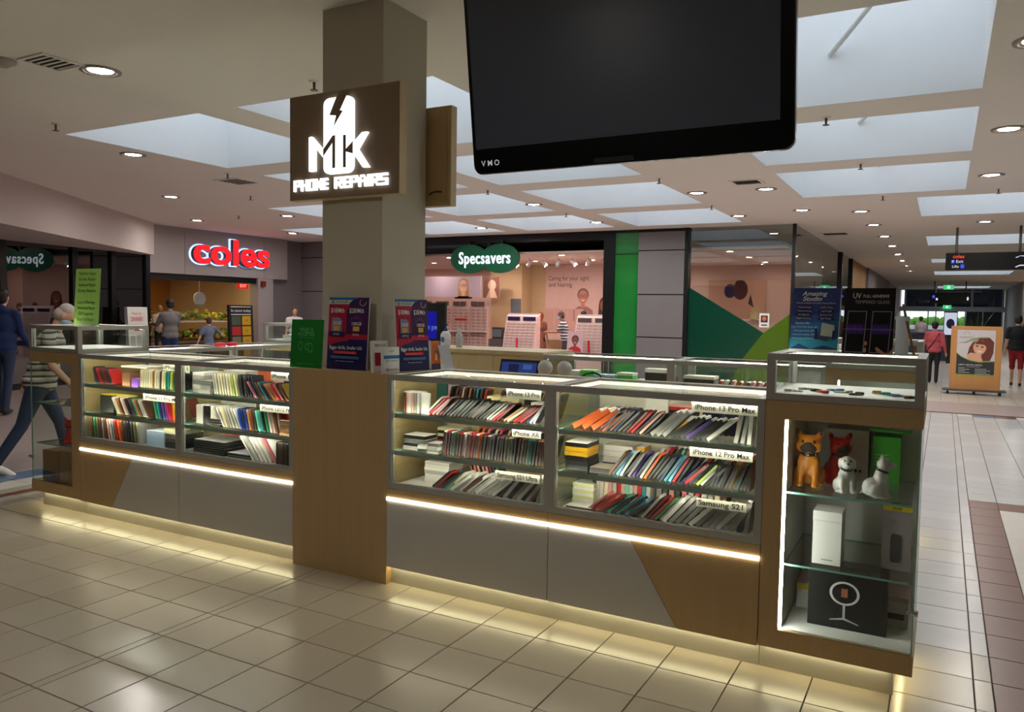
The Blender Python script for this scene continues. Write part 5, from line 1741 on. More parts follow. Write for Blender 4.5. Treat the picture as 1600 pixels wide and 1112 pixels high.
def leaflet2(p):
    p.rect(0, 0, 1, 1, PAPER); p.rect(.1, .2, .9, .62, M('magenta_ink')); p.ring(.25, .85, .1, .04, .4, M('navy_ink')); p.write('CIRCLES', .6, .85, .011, BLACK, width=.5)
board('leaflet_holder', 'white leaflet holder with red leaflets at the pillar corner', 'leaflet', (-2.905, 3.60, ZT + .001), (.035, .10, 0), (-.02, .01, .185), .03, ac, leaflet2)
board('leaflet_holder', 'small white leaflet holder in front of the second plan poster', 'leaflet', (-2.815, 3.58, ZT + .001), (.025, .115, 0), (-.012, .01, .150), .025, ac, leaflet)
def orange(p):
    p.rect(0, 0, 1, 1, M('orange_ink', (214, 104, 18))); p.rect(0, 0, 1, .2, M('violet_ink'))
    p.ring(.45, .66, .2, .09, .3, WI); p.rect(.42, .32, .62, .56, WI)
board('sim_box', 'slim orange and purple package beside the second plan poster', 'box', (-2.765, 3.985, ZT + .002), (.0, .10, 0), (-.008, 0, .175), .02, ac, orange)
board('paper_stand', 'blank pale grey card stand beside the orange package', 'stand', (-2.70, 4.03, ZT + .002), (.0, .115, 0), (-.045, .0, .15), .006, M('pale_grey_card', (176, 178, 184), .6), None, easel)
def repair(p):
    p.rect(0, 0, 1, 1, M('lime_paper', (170, 220, 104), .6))
    di = M('dark_green_ink', (30, 62, 26))
    for k, s_ in enumerate(('MacBook Repair', 'Screen Repair', 'Keyboard Repair', 'Battery Replace', '', 'Liquid Damage', 'Motherboard Repair', 'SSD Upgrade', 'Touch Pad Repair')):
        if s_:
            p.write(s_, .5, .915 - k * .103, .036, di, width=.72 if len(s_) > 11 else .6)
board('repair_sign', 'tall lime green sign listing repairs on the end display box', 'sign', (-6.277, 3.9, 1.4305), (.32, 0, 0), (0, .03, .455), .006, M('lime_board', (120, 180, 70)), repair, easel)
def studio(p):
    b0 = M('deep_blue_ink', (44, 56, 122), .5)
    p.rect(0, 0, 1, 1, M('mid_blue_ink', (44, 110, 166), .5)); p.rect(0, .55, 1, 1, b0); p.poly([(0, .55), (1, .62), (1, .5), (0, .42)], M('blue_ink_two', (46, 84, 146), .5))
    p.rect(0, .0, 1, .22, M('aqua_ink', (40, 150, 180), .5)); p.poly([(0, .04), (.2, .13), (.45, .05), (.7, .11), (1, .06), (1, 0), (0, 0)], M('navy_wave', (30, 60, 120), .5))
    p.rect(0, 0, 1, .045, PAPER)
    p.ring(.44, .87, .38, .075, .02, M('steel_ink'))
    p.write('Amazing', .46, .91, .028, WI, width=.52, shear=.25, bold=.012); p.write('Studio', .42, .83, .028, WI, width=.4, shear=.25, bold=.012)
    p.write('Professional Website, Social Media, Company Solution', .5, .765, .008, WI, width=.8)
    l, r_ = ('Website Design', 'Website Hosting', 'Site Migration', 'Digital Marketing'), ('Graphic Design', 'Logo Design', 'Business Card', 'Flyer Design')
    for k in range(4):
        for a, s_ in ((.27, l[k]), (.73, r_[k])):
            p.rect(a - .16, .68 - k * .058, a + .16, .715 - k * .058, M('navy_ink'), keep=(k or a > .5)); 
        p.write(l[k], .27, .698 - k * .058, .009, WI); p.write(r_[k], .73, .698 - k * .058, .009, WI)
    p.write('Special offer', .26, .45, .013, WI, shear=.2)
    for k, s_ in enumerate(('Logo / Card / Flyer design  $59', 'Initial page website  $99', 'eCommerce website  $199', 'Web hosting  $5.99/month')):
        p.write(s_, .3, .39 - k * .06, .009, WI)
    p.poly([(.64, .26), (.9, .24), (.92, .42), (.66, .46)], M('laptop_grey', (176, 182, 170))); p.poly([(.5, .22), (.66, .26), (.9, .24), (.78, .17)], M('laptop_dark', (60, 66, 84)))
    p.ell(.55, .34, .03, .02, BLACK); p.poly([(.52, .2), (.6, .2), (.58, .32), (.53, .32)], M('navy_ink')); p.ell(.91, .36, .025, .018, M('skin_ink', (214, 150, 120))); p.poly([(.88, .2), (.95, .2), (.94, .34), (.89, .34)], M('navy_ink'))
def uv(p):
    p.rect(0, 0, 1, 1, M('poster_black', (18, 14, 16), .35))
    p.write('UV', .24, .88, .034, WI, width=.16); p.write('FULL ADHESIVE', .62, .875, .018, WI, width=.5); p.poly([(.6, .855), (.88, .855), (.9, .895), (.6, .895)], M('dim_red_ink', (92, 16, 24)))
    p.write('FULL ADHESIVE', .62, .875, .018, WI, width=.5); p.write('TEMPERED GLASS', .55, .785, .02, M('silver_ink', (176, 172, 170)), width=.68)
    dk_, ed = M('phone_glow', (44, 26, 70), .3), M('phone_edge', (170, 160, 178), .4)
    for a in (.06, .55):
        p.poly([(a - .01, .02), (a + .37, .02), (a + .4, .65), (a + .02, .65)], ed); p.poly([(a + .005, .03), (a + .355, .03), (a + .385, .64), (a + .035, .64)], M('poster_black'))
        p.poly([(a + .012, .3), (a + .368, .3), (a + .375, .46), (a + .022, .46)], dk_)
        for k in range(14):
            h = .02 + .06 * abs(math.sin(k * 1.9 + a * 7))
            p.rect(a + .03 + k * .024, .375 - h, a + .04 + k * .024, .375 + h, M('violet_light', (110, 70, 190)), keep=k > 0)
    p.rect(0, .37, 1, .376, M('pale_violet', (170, 150, 220)))
    sk_ = M('skin_ink'); p.ell(.47, .16, .03, .035, sk_); p.ell(.46, .06, .03, .04, sk_); p.poly([(.66, .1), (.7, .11), (.86, .02), (.98, 0), (.8, 0), (.68, .05)], sk_); p.poly([(.9, 0), (1, 0), (1, .1)], sk_)
board('studio_poster', 'blue desk poster headed Amazing Studio on the dog cabinet', 'poster', (-.626, 3.80, 1.4305), (.208, 0, 0), (.006, .02, .293), .012, ac, studio, easel)
board('glass_poster', 'black desk poster for tempered glass on the dog cabinet', 'poster', (-.399, 3.80, 1.4305), (.206, 0, 0), (.004, .02, .293), .02, ac, uv, easel)
t = root('sample_stand', 'white card stand with leaning wooden strip at the cabinet end', 'stand', (-.16, 3.9, 1.4305))
G().box((-.19, 3.9, 1.4305), (-.135, 3.93, 1.60)).make('card_block', [ac], t)
G().prism([(-.115, 3.86, 1.4305), (-.105, 3.86, 1.4305), (-.16, 3.92, 1.655), (-.17, 3.92, 1.655)], (0, .02, 0)).make('strip', [wood('stand_strip', (150, 104, 70))], t)

# ================================================================== things on the rear desk and inside the kiosk
def blue_screen(p):
    p.rect(.0, .14, .8, .8, M('screen_blue', (14, 16, 176), .3, emit=.35))
    p.write('Apple pe', .55, .42, .07, M('screen_text', (120, 150, 230), emit=.5), align='CENTER')
t = board('desk_monitor', 'black monitor with blue screen behind the second plan poster', 'monitor', (-4.62, 6.2, 1.26), (.47, 0, 0), (0, 0, .40), .03, BLACK, blue_screen)
G().box((-4.45, 6.19, 1.2455), (-4.3, 6.29, 1.262)).make('foot', [BLACK], t)
t = root('sanitizer_bottle', 'white pump bottle of hand sanitizer on the rear desk', 'bottle', (-4.14, 6.2, 1.2455))
G().lathe([(.045, 0), (.048, .01), (.048, .12), (.03, .145), (.018, .15)], (-4.14, 6.2, 1.2455), 20).make('bottle', [ac], t)
G().lathe([(.018, .15), (.018, .17), (.006, .172), (.006, .21)], (-4.14, 6.2, 1.2455), 12).box((-4.18, 6.193, 1.45), (-4.12, 6.207, 1.462)).make('pump', [M('blue_pump', (20, 24, 110), .4)], t)
p = Print((-4.165, 6.149, 1.28), (.05, 0, 0), (0, 0, .07)); p.ell(.5, .5, .42, .4, M('steel_ink')); p.done(t)
t = root('clear_bottle', 'slim clear bottle beside the hand sanitizer', 'bottle', (-4.0, 6.22, 1.2455))
G().lathe([(.028, 0), (.03, .005), (.03, .12), (.012, .15), (.012, .18)], (-4.0, 6.22, 1.2455), 16).make('bottle', [M('clear_bottle_plastic', (190, 196, 200), .2)], t)
t = root('tape_dispenser', 'pale plastic tape dispenser lying on the rear desk', 'dispenser', (-4.26, 6.12, 1.2455))
G().prism([(-4.34, 6.1, 1.2455), (-4.2, 6.1, 1.2455), (-4.2, 6.1, 1.27), (-4.26, 6.1, 1.285), (-4.33, 6.1, 1.3)], (0, .05, 0)).make('dispenser_body', [M('pale_blue_plastic', (160, 176, 190), .4)], t)
G().cyl((-4.3, 6.095, 1.285), (-4.3, 6.155, 1.285), .022, n=16).make('tape_roll', [M('tape_tan', (196, 186, 160), .4)], t)
# service table inside the kiosk carries the laptop and the cameras
t = root('service_table', 'inner work shelf behind the front showcases', 'table', (-2.4, 4.75, 0))
G().box((-2.95, 4.45, 1.08), (-1.75, 5.05, 1.11)).make('table_top', [CREAM_OAK], t)
for x, y in ((-2.9, 4.5), (-1.84, 4.5), (-2.9, 4.96), (-1.84, 4.96)):
    G().box((x, y, 0), (x + .045, y + .045, 1.08)).make('leg', [ALU], t)
t = root('laptop', 'open black laptop with a blue screen inside the kiosk', 'laptop', (-2.62, 4.85, 1.1105))
G().box((-2.78, 4.62, 1.1105), (-2.47, 4.84, 1.126)).make('keyboard_base', [BLACK], t)
s_ = G().prism([(-2.78, 4.845, 1.126), (-2.47, 4.845, 1.126), (-2.47, 4.885, 1.252), (-2.78, 4.885, 1.252)], (0, .01, 0)).make('screen_lid', [BLACK], t)
p = Print((-2.77, 4.8435, 1.13), (.29, 0, 0), (0, .036, .112))
p.rect(.02, .03, .98, .92, M('laptop_screen', (40, 70, 150), .3, emit=.35)); p.rect(.22, .2, .5, .8, M('laptop_screen_dark', (26, 40, 96), .3, emit=.2)); p.rect(.62, .5, .86, .8, M('laptop_screen_pale', (80, 120, 200), .3, emit=.3))
p.done(s_, 'screen_picture')
for x, lb, dk_ in ((-2.285, 'round white camera beside the laptop', False), (-2.145, 'round white camera with black face beside the laptop', True)):
    t = root('ball_camera', lb, 'camera', (x, 4.6, 1.1105))
    G().lathe([(.035, 0), (.04, .01), (.015, .04), (.015, .08)], (x, 4.6, 1.1105), 16).make('stand', [ac], t)
    G().ball((x, 4.6, 1.228), .05, 20, 0, 14).make('ball', [M('white_camera', (205, 204, 205), .35)], t)
    if dk_:
        G().lathe([(.034, 0), (.04, -.004), (.03, .01), (.01, .012)], (0, 0, 0), 16).make('black_face', [BLACK], t).matrix_local = Matrix.Translation((.044, -.01, .118)) @ Matrix.Rotation(R(90), 4, 'Y')
g = G()
pts = [(-2.08, 4.55, 1.115), (-2.03, 4.56, 1.17), (-1.98, 4.57, 1.205), (-1.93, 4.58, 1.215), (-1.89, 4.59, 1.2), (-1.875, 4.6, 1.15), (-1.872, 4.6, 1.115)]
g.tube(pts, .006, 8)
tag(g.make('black_cable', [BLACK], None, pts[0]), 'black cable arching up beside the white cameras', 'cable')

# goods seen in the rear and side showcases
def loose(label, a, b, rgb, name='small_box', trim=None):
    t = root(name, label, 'box', ((a[0] + b[0]) / 2, (a[1] + b[1]) / 2, a[2]))
    h = b[2] - a[2]
    G().box(a, (b[0], b[1], a[2] + h * .78)).make('tray', [M('box_%d_%d_%d' % rgb, rgb, .4)], t)
    tr = trim or rgb
    G().box((a[0] - .0008, a[1] - .0008, a[2] + h * .78), (b[0] + .0008, b[1] + .0008, b[2])).make('lid', [M('box_%d_%d_%d' % tr, tr, .4)], t)
    return t
z = SH1 + .001
GN, SB = (70, 190, 60), (90, 160, 210)
for i, (x, w, d0, h, c, tr, cn) in enumerate(((-2.88, .16, 6.1, .09, (206, 206, 210), WH, 'pale grey'), (-2.70, .12, 6.12, .10, GN, GN, 'bright green'), (-2.57, .17, 6.1, .07, SB, (170, 206, 230), 'sky blue'),
                                              (-2.38, .14, 6.14, .09, GN, WH, 'green and white'), (-2.22, .10, 6.16, .04, WH, WH, 'flat white'))):
    loose(f'{cn} box in the rear showcase behind the cameras', (x, d0, z), (x + w, d0 + .12, z + h), c, trim=tr)
loose('boxed headset with black picture in the rear showcase', (-2.12, 6.1, z), (-1.94, 6.2, z + .14), (36, 36, 38), 'headset_box', (214, 214, 210))
loose('white topped dark box in the second rear showcase', (-1.80, 6.1, z), (-1.56, 6.26, z + .10), (40, 36, 36), 'headset_box', (216, 212, 200))
pc = ('red', 'white', 'dark', 'pink')
for i in range(22):
    cn = pc[i % 4] if i % 5 else 'red'
    o = bpy.data.objects.new('small_pack', stock('pack', .08, .075, .02))
    COL.objects.link(o)
    o.color = lin({'red': (196, 40, 46), 'white': (220, 216, 212), 'dark': (50, 50, 56), 'pink': (220, 130, 150)}[cn])
    o.rotation_euler = (0, R(random.uniform(15, 40)), 0)
    o.location = (-1.53 + i * .034, 6.1 + .03 * (i % 3), SH1 + .006)
    tag(o, f'{cn} small pack, {nth(i)} from the white topped box in the rear showcase', 'pack', 'small packs in the rear showcase')
for i, (y, c, cn) in enumerate(((5.62, WH, 'wide white'), (5.78, WH, 'second white'), (5.3, (90, 130, 200), 'blue and white'))):
    loose(f'{cn} box in the side showcase by the far display box', (-6.1, y, z), (-5.78, y + .14, z + .06), c, trim=WH)
for i, y in enumerate((5.02, 5.16)):
    t = root('red_disc', f'round red magnetic disc, {("nearer", "farther")[i]} of the two on the side showcase', 'disc', (-5.85, y, ZT))
    G().lathe([(.045, .0005), (.05, .006), (.05, .03), (.04, .036)], (-5.85, y, ZT), 20).make('disc', [M('bright_red_plastic', (226, 40, 60), .4)], t)
    G().lathe([(.015, .036), (.015, .04)], (-5.85, y, ZT), 12).make('hub', [ac], t)
loose('white cable tray in the far display box beside the flyer', (-6.15, 6.1, ZT + .0325), (-5.85, 6.3, ZT + .08), WH, trim=(190, 210, 220))
# ================================================================== optician shop
pinkw = M('optician_wall', (214, 186, 178), .7, var=.02)
g = G()
g.box((-16.5, 22.5, 0), (-3.05, 22.7, CEIL), 0).box((-16.6, FY + .2, 0), (-16.5, 22.5, CEIL), 0).box((-3.05, 19.0, 0), (-2.95, 22.7, CEIL), 0)
struct(g, 'wall_optician', [pinkw], 'pale inner walls of the optician shop', 'wall')
struct(G().box((-16.5, FY + .26, 2.98), (-2.95, 22.5, 3.03)), 'ceiling_optician', [M('shop_ceiling', (226, 206, 198), .8)], 'pale shop ceiling of the optician', 'ceiling')
struct(G().box((-10.95, 21.02, 0), (-10.45, 22.5, 2.98), 0).box((-12.0, 20.4, 0), (-10.95, 22.4, 2.98), 0), 'wall_optician_partition', [M('cream_partition', (196, 176, 140), .6)], 'cream partition with grey doorway in the optician shop', 'wall')
struct(G().box((-11.3, 20.38, 0), (-10.97, 20.4, 1.95)), 'door_2', [M('grey_door', (96, 104, 112), .5)], 'grey inner door of the optician shop', 'door')
shop_l = glow('shop_spot', (255, 222, 208), 270)
k = 0
for x in (-15.2, -13.4, -11.6, -10, -8.3, -6.6, -4.2):
    for y in (17.5, 19.4, 21.4):
        if (x, y) in ((-10, 21.4), (-11.6, 21.4)):
            continue
        t = root('downlight', f'round shop downlight inside the optician, {nth(k)} counted row by row', 'light', (x, y, 2.98), group='optician downlights')
        k += 1
        G().lathe([(.12, 0), (.115, -.012), (.085, -.012)], (x, y, 2.98), 18, close=False).make('trim_ring', [ac], t)
        G().lathe([(.085, -.004), (.001, -.006)], (x, y, 2.98), 18, close=False).make('lens', [shop_l], t)
for i in range(9):
    x = -10.4 + i * .42
    t = root('spotlight', f'white track spotlight, {nth(i)} from the column in the optician shop', 'light', (x, 18.2, 2.98), group='track spotlights')
    G().cyl((x, 18.2, 2.98), (x, 18.2, 2.86), .012, n=8).make('stem', [ac], t)
    a = R(40 if i % 2 else -35)
    d = Vector((math.sin(a), .25, -math.cos(a)))
    p0 = Vector((x, 18.2, 2.84))
    G().cyl(p0 - d * .08, p0 + d * .09, .055, n=14).make('lamp_body', [ac], t)
    G().cyl(p0 + d * .091, p0 + d * .094, .046, n=14).make('lens', [shop_l], t)
# oval sign
t = root('oval_sign', 'green double oval shop sign with white letters hanging in the window', 'sign', (-9.93, FY - .12, 2.5))
gs = M('sign_green', (0, 84, 54), .35)
for cx_ in (-10.38, -9.50):
    g = G()
    n = 40
    pts = [(cx_ + .54 * math.cos(2 * math.pi * i / n), FY - .10 - (.004 if cx_ > -10 else 0), 2.858 + .355 * math.sin(2 * math.pi * i / n)) for i in range(n)]
    g.prism(pts, (0, -.06, 0))
    g.make('oval_panel', [gs], t)
G().box((-10.42, FY - .12, 2.6), (-10.36, FY - .04, 3.3)).box((-9.5, FY - .12, 2.6), (-9.44, FY - .04, 3.3)).make('hanger', [blackf], t)
wl_ = glow('white_letter_light', (236, 246, 255), 1.6)
widths = {'S': .58, 'p': .62, 'e': .58, 'c': .52, 's': .5, 'a': .56, 'v': .54, 'r': .42}
tot = sum(widths[c] for c in 'Specsavers')
u_ = -.75
for c in 'Specsavers':
    w_ = widths[c] / tot * 1.5
    G().mesh(text(c, .42, bold=.014, extrude=.01), frame4((-9.93 + u_ + w_ / 2, FY - .176, 2.86), (.74, 0, 0), (0, 0, .98), (0, -1, 0))).make('letter', [wl_], t)
    u_ += w_
# mural with people
def portrait(p, cx, cy, r, skin_, hair_, shirt, glasses=True, longh=False):
    """simple printed head and shoulders; r in fractions of the board width"""
    q = p.w / p.h
    p.poly([(cx - 2.1 * r, max(0, cy - 4.4 * r * q)), (cx + 2.1 * r, max(0, cy - 4.4 * r * q)), (cx + 1.9 * r, cy - 2.4 * r * q), (cx + .8 * r, cy - 1.7 * r * q), (cx - .8 * r, cy - 1.7 * r * q), (cx - 1.9 * r, cy - 2.4 * r * q)], shirt)
    p.ell(cx, cy + .35 * r * q, 1.12 * r, 1.2 * r * q, hair_)
    if longh:
        p.poly([(cx - 1.15 * r, cy + .4 * r * q), (cx + 1.15 * r, cy + .4 * r * q), (cx + 1.3 * r, cy - 1.9 * r * q), (cx - 1.3 * r, cy - 1.9 * r * q)], hair_)
    p.rect(cx - .4 * r, cy - 1.9 * r * q, cx + .4 * r, cy - .8 * r * q, skin_)
    p.ell(cx, cy, .92 * r, 1.22 * r * q, skin_)
    if glasses:
        for d in (-1, 1):
            p.ring(cx + d * .42 * r, cy + .15 * r * q, .36 * r, .28 * r * q, .25, BLACK, 16)
    p.poly([(cx - .4 * r, cy - .55 * r * q), (cx + .4 * r, cy - .55 * r * q), (cx + .22 * r, cy - .72 * r * q), (cx - .22 * r, cy - .72 * r * q)], WI)
def mural(p):
    p.rect(0, 0, 1, 1, M('mural_pale', (204, 178, 172), .6))
    p.write('Caring for your sight', .255, .825, .19, M('mural_ink', (70, 44, 44)), width=.45)
    p.write('and hearing', .165, .74, .19, MATS['mural_ink'], width=.26)
    sk_, gh = M('mural_skin', (190, 130, 108)), M('mural_grey_hair', (116, 98, 92))
    portrait(p, .42, .58, .056, sk_, gh, M('mural_shirt', (150, 110, 104)))
    portrait(p, .66, .47, .056, M('mural_skin_dark', (140, 84, 64)), M('mural_dark_hair', (66, 36, 32)), M('mural_shirt_dark', (90, 60, 60)), False, True)
    for k in range(4):
        p.rect(.0 + k * .11, .1, .1 + k * .11, .42, M('mural_cupboard', (196, 160, 152)), keep=k > 0)
t = board('mural_board', 'wall mural about sight and hearing beyond the window', 'poster', (-10.45, 20.98, .75), (2.9, 0, 0), (0, 0, 2.2), .04, pinkw, mural)
def blonde(p):
    p.rect(0, 0, 1, 1, M('poster_lilac', (196, 184, 204), .6))
    portrait(p, .80, .52, .05, M('fair_skin_ink', (244, 204, 184)), M('blonde_ink', (206, 158, 96)), BLACK, True, True)
board('long_banner', 'long lilac wall banner with a blonde woman in glasses', 'poster', (-15.15, 19.9, 1.98), (3.1, 0, 0), (0, 0, .62), .03, ac, blonde)
board('photo_panel', 'small brown photo panel beside the lilac banner', 'poster', (-11.98, 19.9, 1.96), (.55, 0, 0), (0, 0, .62), .03, ac, lambda p: [p.rect(0, 0, 1, 1, M('sepia_ink', (120, 84, 70))), p.ell(.55, .6, .25, .25, M('sepia_pale', (206, 180, 160))), p.poly([(.2, 0), (.9, 0), (.7, .4), (.4, .4)], M('sepia_pale'))])
# wall bays full of spectacles
frame_pink = M('bay_panel', (232, 200, 194), .5)
dk_frame = M('spectacle_dark', (84, 56, 56), .4)
grey_tab = M('bay_tab', (96, 80, 82), .5)
def spectacles(g, x, y, z, w=.13, slope=0.0, m=0):
    for sx in (-1, 1):
        cx_ = x + sx * w * .27
        for a0, a1, b0, b1 in ((-.22, .22, .14, .18), (-.22, .22, -.16, -.12), (-.22, -.18, -.16, .18), (.18, .22, -.16, .18)):
            g.box((cx_ + a0 * w, y - .004, z + b0 * w), (cx_ + a1 * w, y, z + b1 * w), m)
    g.box((x - .06 * w, y - .004, z + .08 * w), (x + .06 * w, y, z + .12 * w), m)
for k in range(6):
    x0 = -15.3 + k * .62
    t = root('spectacle_bay', f'pink lit wall bay of spectacles, {nth(k)} from the column', 'display', (x0 + .29, 19.6, 0), group='wall bays of spectacles')
    G().box((x0, 19.55, 0), (x0 + .58, 19.65, 1.72)).make('back_panel', [frame_pink], t)
    G().box((x0 + .06, 19.48, 1.72), (x0 + .24, 19.56, 1.84)).box((x0 + .3, 19.48, 1.72), (x0 + .48, 19.56, 1.84)).make('header_tabs', [grey_tab], t)
    G().box((x0, 19.42, .95), (x0 + .58, 19.56, .98)).make('ledge', [ac], t)
    g = G()
    for r_ in range(13):
        for c in range(3):
            spectacles(g, x0 + .1 + c * .19, 19.545, .45 + r_ * .095)
    tag(g.make('spectacles', [dk_frame], t), kind='stuff')
    if k in (2, 4):
        G().box((x0 + .1, 19.53, 1.28), (x0 + .5, 19.548, 1.34)).make('price_strip', [M('scarlet_ink')], t)
for (x0, yy, lab) in ((-10.07, 17.75, 'free-standing curved spectacle stand near the striped shopper'), (-7.95, 17.5, 'free-standing curved spectacle stand beside the black door post')):
    t = root('spectacle_stand', lab, 'display', (x0 + .45, yy, 0), group='free-standing spectacle stands')
    w = .92
    prof = [(0, .0, 0), (0, -.05, .45), (0, .05, .9), (0, .16, 1.3), (0, .22, 1.46), (0, .3, 1.5), (0, .34, 1.46), (0, .34, 0)]
    G().prism([(x0, yy + b, c) for a, b, c in prof], (w, 0, 0)).make('stand_body', [frame_pink], t)
    G().box((x0, yy + .28, 1.49), (x0 + w, yy + .36, 1.53)).make('top_rail', [ac], t)
    for sx in (0, .46):
        G().box((x0 + .05 + sx, yy + .16, 1.34), (x0 + .41 + sx, yy + .175, 1.44)).make('header_card', [M('navy_ink') if x0 < -9 else M('bay_tab')], t)
    g = G()
    for r_ in range(11):
        z_ = .5 + r_ * .075
        yoff = -.05 + .1 * (z_ - .45) / .45 if z_ < .9 else .05 + .11 * (z_ - .9) / .4
        for c in range(6):
            spectacles(g, x0 + .1 + c * .145, yy + yoff - .006, z_, .12)
    tag(g.make('spectacles', [dk_frame], t), kind='stuff')
    G().prism([(x0 + .44, yy - .062, .45), (x0 + .5, yy - .062, .45), (x0 + .44, yy + .02, .9), (x0 + .38, yy + .02, .9)], (0, -.004, 0)).make('red_ribbon', [M('scarlet_ink')], t)
    if x0 < -9:
        G().box((x0 + .02, yy - .07, .3), (x0 + w - .02, yy - .04, .46)).make('base_card', [M('navy_ink')], t)
def ad(p):
    p.rect(0, 0, 1, 1, M('ad_pink', (226, 186, 190))); portrait(p, .5, .55, .2, M('mural_skin_dark'), M('mural_dark_hair'), M('scarlet_ink'), False)
board('counter_card', 'small portrait card in front of the second spectacle stand', 'poster', (-8.02, 17.3, .62), (.42, 0, 0), (0, .05, .5), .02, ac, ad, easel)
t = root('test_machine', 'dark eye test machine beside the first spectacle stand', 'machine', (-10.3, 17.9, 0))
G().box((-10.5, 17.75, 0), (-10.1, 18.1, .85)).make('cabinet', [grey_tab], t)
G().box((-10.42, 17.8, .85), (-10.12, 17.95, 1.15)).make('head_unit', [M('dark_machine', (70, 66, 70), .4)], t)
G().box((-10.4, 17.78, .9), (-10.14, 17.8, 1.1)).make('monitor_face', [M('machine_screen', (110, 116, 122), .3)], t)
person('shopper in striped knit wearing a blue mask in the optician window', (-8.62, 18.55, 0), -105, 1.62, STRIPE2, M('print_skirt', (60, 60, 70), .8, var=.6, scale=30), SKIN_D, M('salt_hair', (70, 62, 60), .7), SHOE_B, arms=((40, 10, 60), (40, 10, 60)), lean=12, voxel=.022, girth=1.15, mask=BLUEM)
person('customer in brown patterned dress with red hair, back turned, in the optician', (-10.05, 19.9, 0), 10, 1.56, M('brown_pattern', (120, 76, 62), .8, var=.7, scale=20), DARKT, SKIN_D, M('auburn_hair', (140, 52, 34), .6), SHOE_B, voxel=.03, dress=True, hair_long=True)
person('customer in rust brown top, back turned, in the optician', (-8.6, 19.6, 0), 15, 1.62, M('rust_top', (142, 80, 62), .8), DARKT, SKIN_D, HAIR_B, SHOE_B, voxel=.03, long_sleeve=True, girth=1.15)

# interior behind the corner window
def pic(p):
    p.rect(0, 0, 1, 1, M('pale_picture', (190, 150, 130)))
    p.ell(.38, .72, .1, .18, M('navy_ink')); p.ell(.56, .75, .13, .25, M('plum_ink', (70, 30, 40))); p.poly([(.7, .4), (.8, .3), (.74, .65)], M('plum_ink'))
board('beige_picture', 'square picture with two dark heads beyond the corner window', 'poster', (-5.95, 22.4, 1.45), (1.6, 0, 0), (0, 0, 1.1), .03, ac, pic)
board('window_notice', 'small white notice stuck on the corner shop window', 'notice', (-3.37, FY + .045, 1.33), (.2, 0, 0), (0, 0, .29), .004, PAPER, lambda p: [p.rect(.15, .35, .85, .85, M('navy_ink')), p.ell(.5, .62, .22, .16, M('orange_ink')), p.rect(.2, .12, .8, .2, BLACK)])

# ================================================================== supermarket
warm = wood('plywood_wall', (186, 134, 78), rough=.6)
g = G()
g.box((-22.2, 10.5, 0), (-22, 17, 2.9), 0).box((-22, 10.5, 0), (CX - .32, 10.6, 2.9), 1).box((-22, 16.9, 0), (CX - .32, 17.0, 2.9), 1)
g.box((-19.4, 12.55, 0), (-19.0, 13.85, 2.7), 0)
struct(g, 'wall_supermarket', [warm, M('cream_wall', (196, 176, 140), .7)], 'plywood lined walls inside the supermarket', 'wall')
struct(G().box((-22, 10.6, 2.7), (CX - .32, 16.9, 2.75)), 'ceiling_supermarket', [M('dark_cream_ceiling', (176, 150, 112), .8)], 'low warm ceiling inside the supermarket', 'ceiling')
mk = glow('market_spot', (255, 222, 172), 190)
for i, (x, y) in enumerate(((-17, 12.3), (-17, 14.2), (-19, 12.2), (-19, 14.3), (-21, 12.4), (-21, 14.5), (-18, 16))):
    t = root('downlight', f'warm round downlight in the supermarket, {nth(i)} from its entrance', 'light', (x, y, 2.7), group='supermarket downlights')
    G().lathe([(.12, 0), (.115, -.012), (.085, -.012)], (x, y, 2.7), 16, close=False).make('trim_ring', [ac], t)
    G().lathe([(.085, -.004), (.001, -.006)], (x, y, 2.7), 16, close=False).make('lens', [mk], t)
# red letters
t = root('letter_sign', 'red illuminated five letter shop sign on the grey fascia', 'sign', (CX + .1, 14.0, 2.6))
me = text('coles', 1.0, bold=.03, extrude=.05, res=6)
xs_ = [v.co.x for v in me.vertices]; ys_ = [v.co.y for v in me.vertices]
sx = 2.42 / (max(xs_) - min(xs_)); sy = .66 / (max(ys_) - min(ys_))
cyv = (max(ys_) + min(ys_)) / 2
g = G()
Mx = Matrix(((0, 0, 1, CX + .09), (sx, 0, 0, 13.97), (0, sy, 0, 2.94 - cyv * sy), (0, 0, 0, 1)))
g.mesh(me, Mx)
for i, f in enumerate(g.f):
    xx = [g.v[j][0] for j in f]
    g.m[i] = 0 if max(xx) - min(xx) < 1e-4 and xx[0] > CX + .12 else 1
g.make('letters', [glow('red_letter_light', (255, 34, 40), 1.5), M('letter_return', (60, 60, 80), .4)], t)
g = G()
for v in range(0, 1):
    pass
me2 = text('coles', 1.0, bold=.055, extrude=.006, res=6)
g.mesh(me2, Matrix(((0, 0, 1, CX + .012), (sx, 0, 0, 13.97), (0, sy, 0, 2.94 - cyv * sy), (0, 0, 0, 1))))
g.make('halo_letters', [glow('halo_light', (170, 205, 255), 2.2)], t)
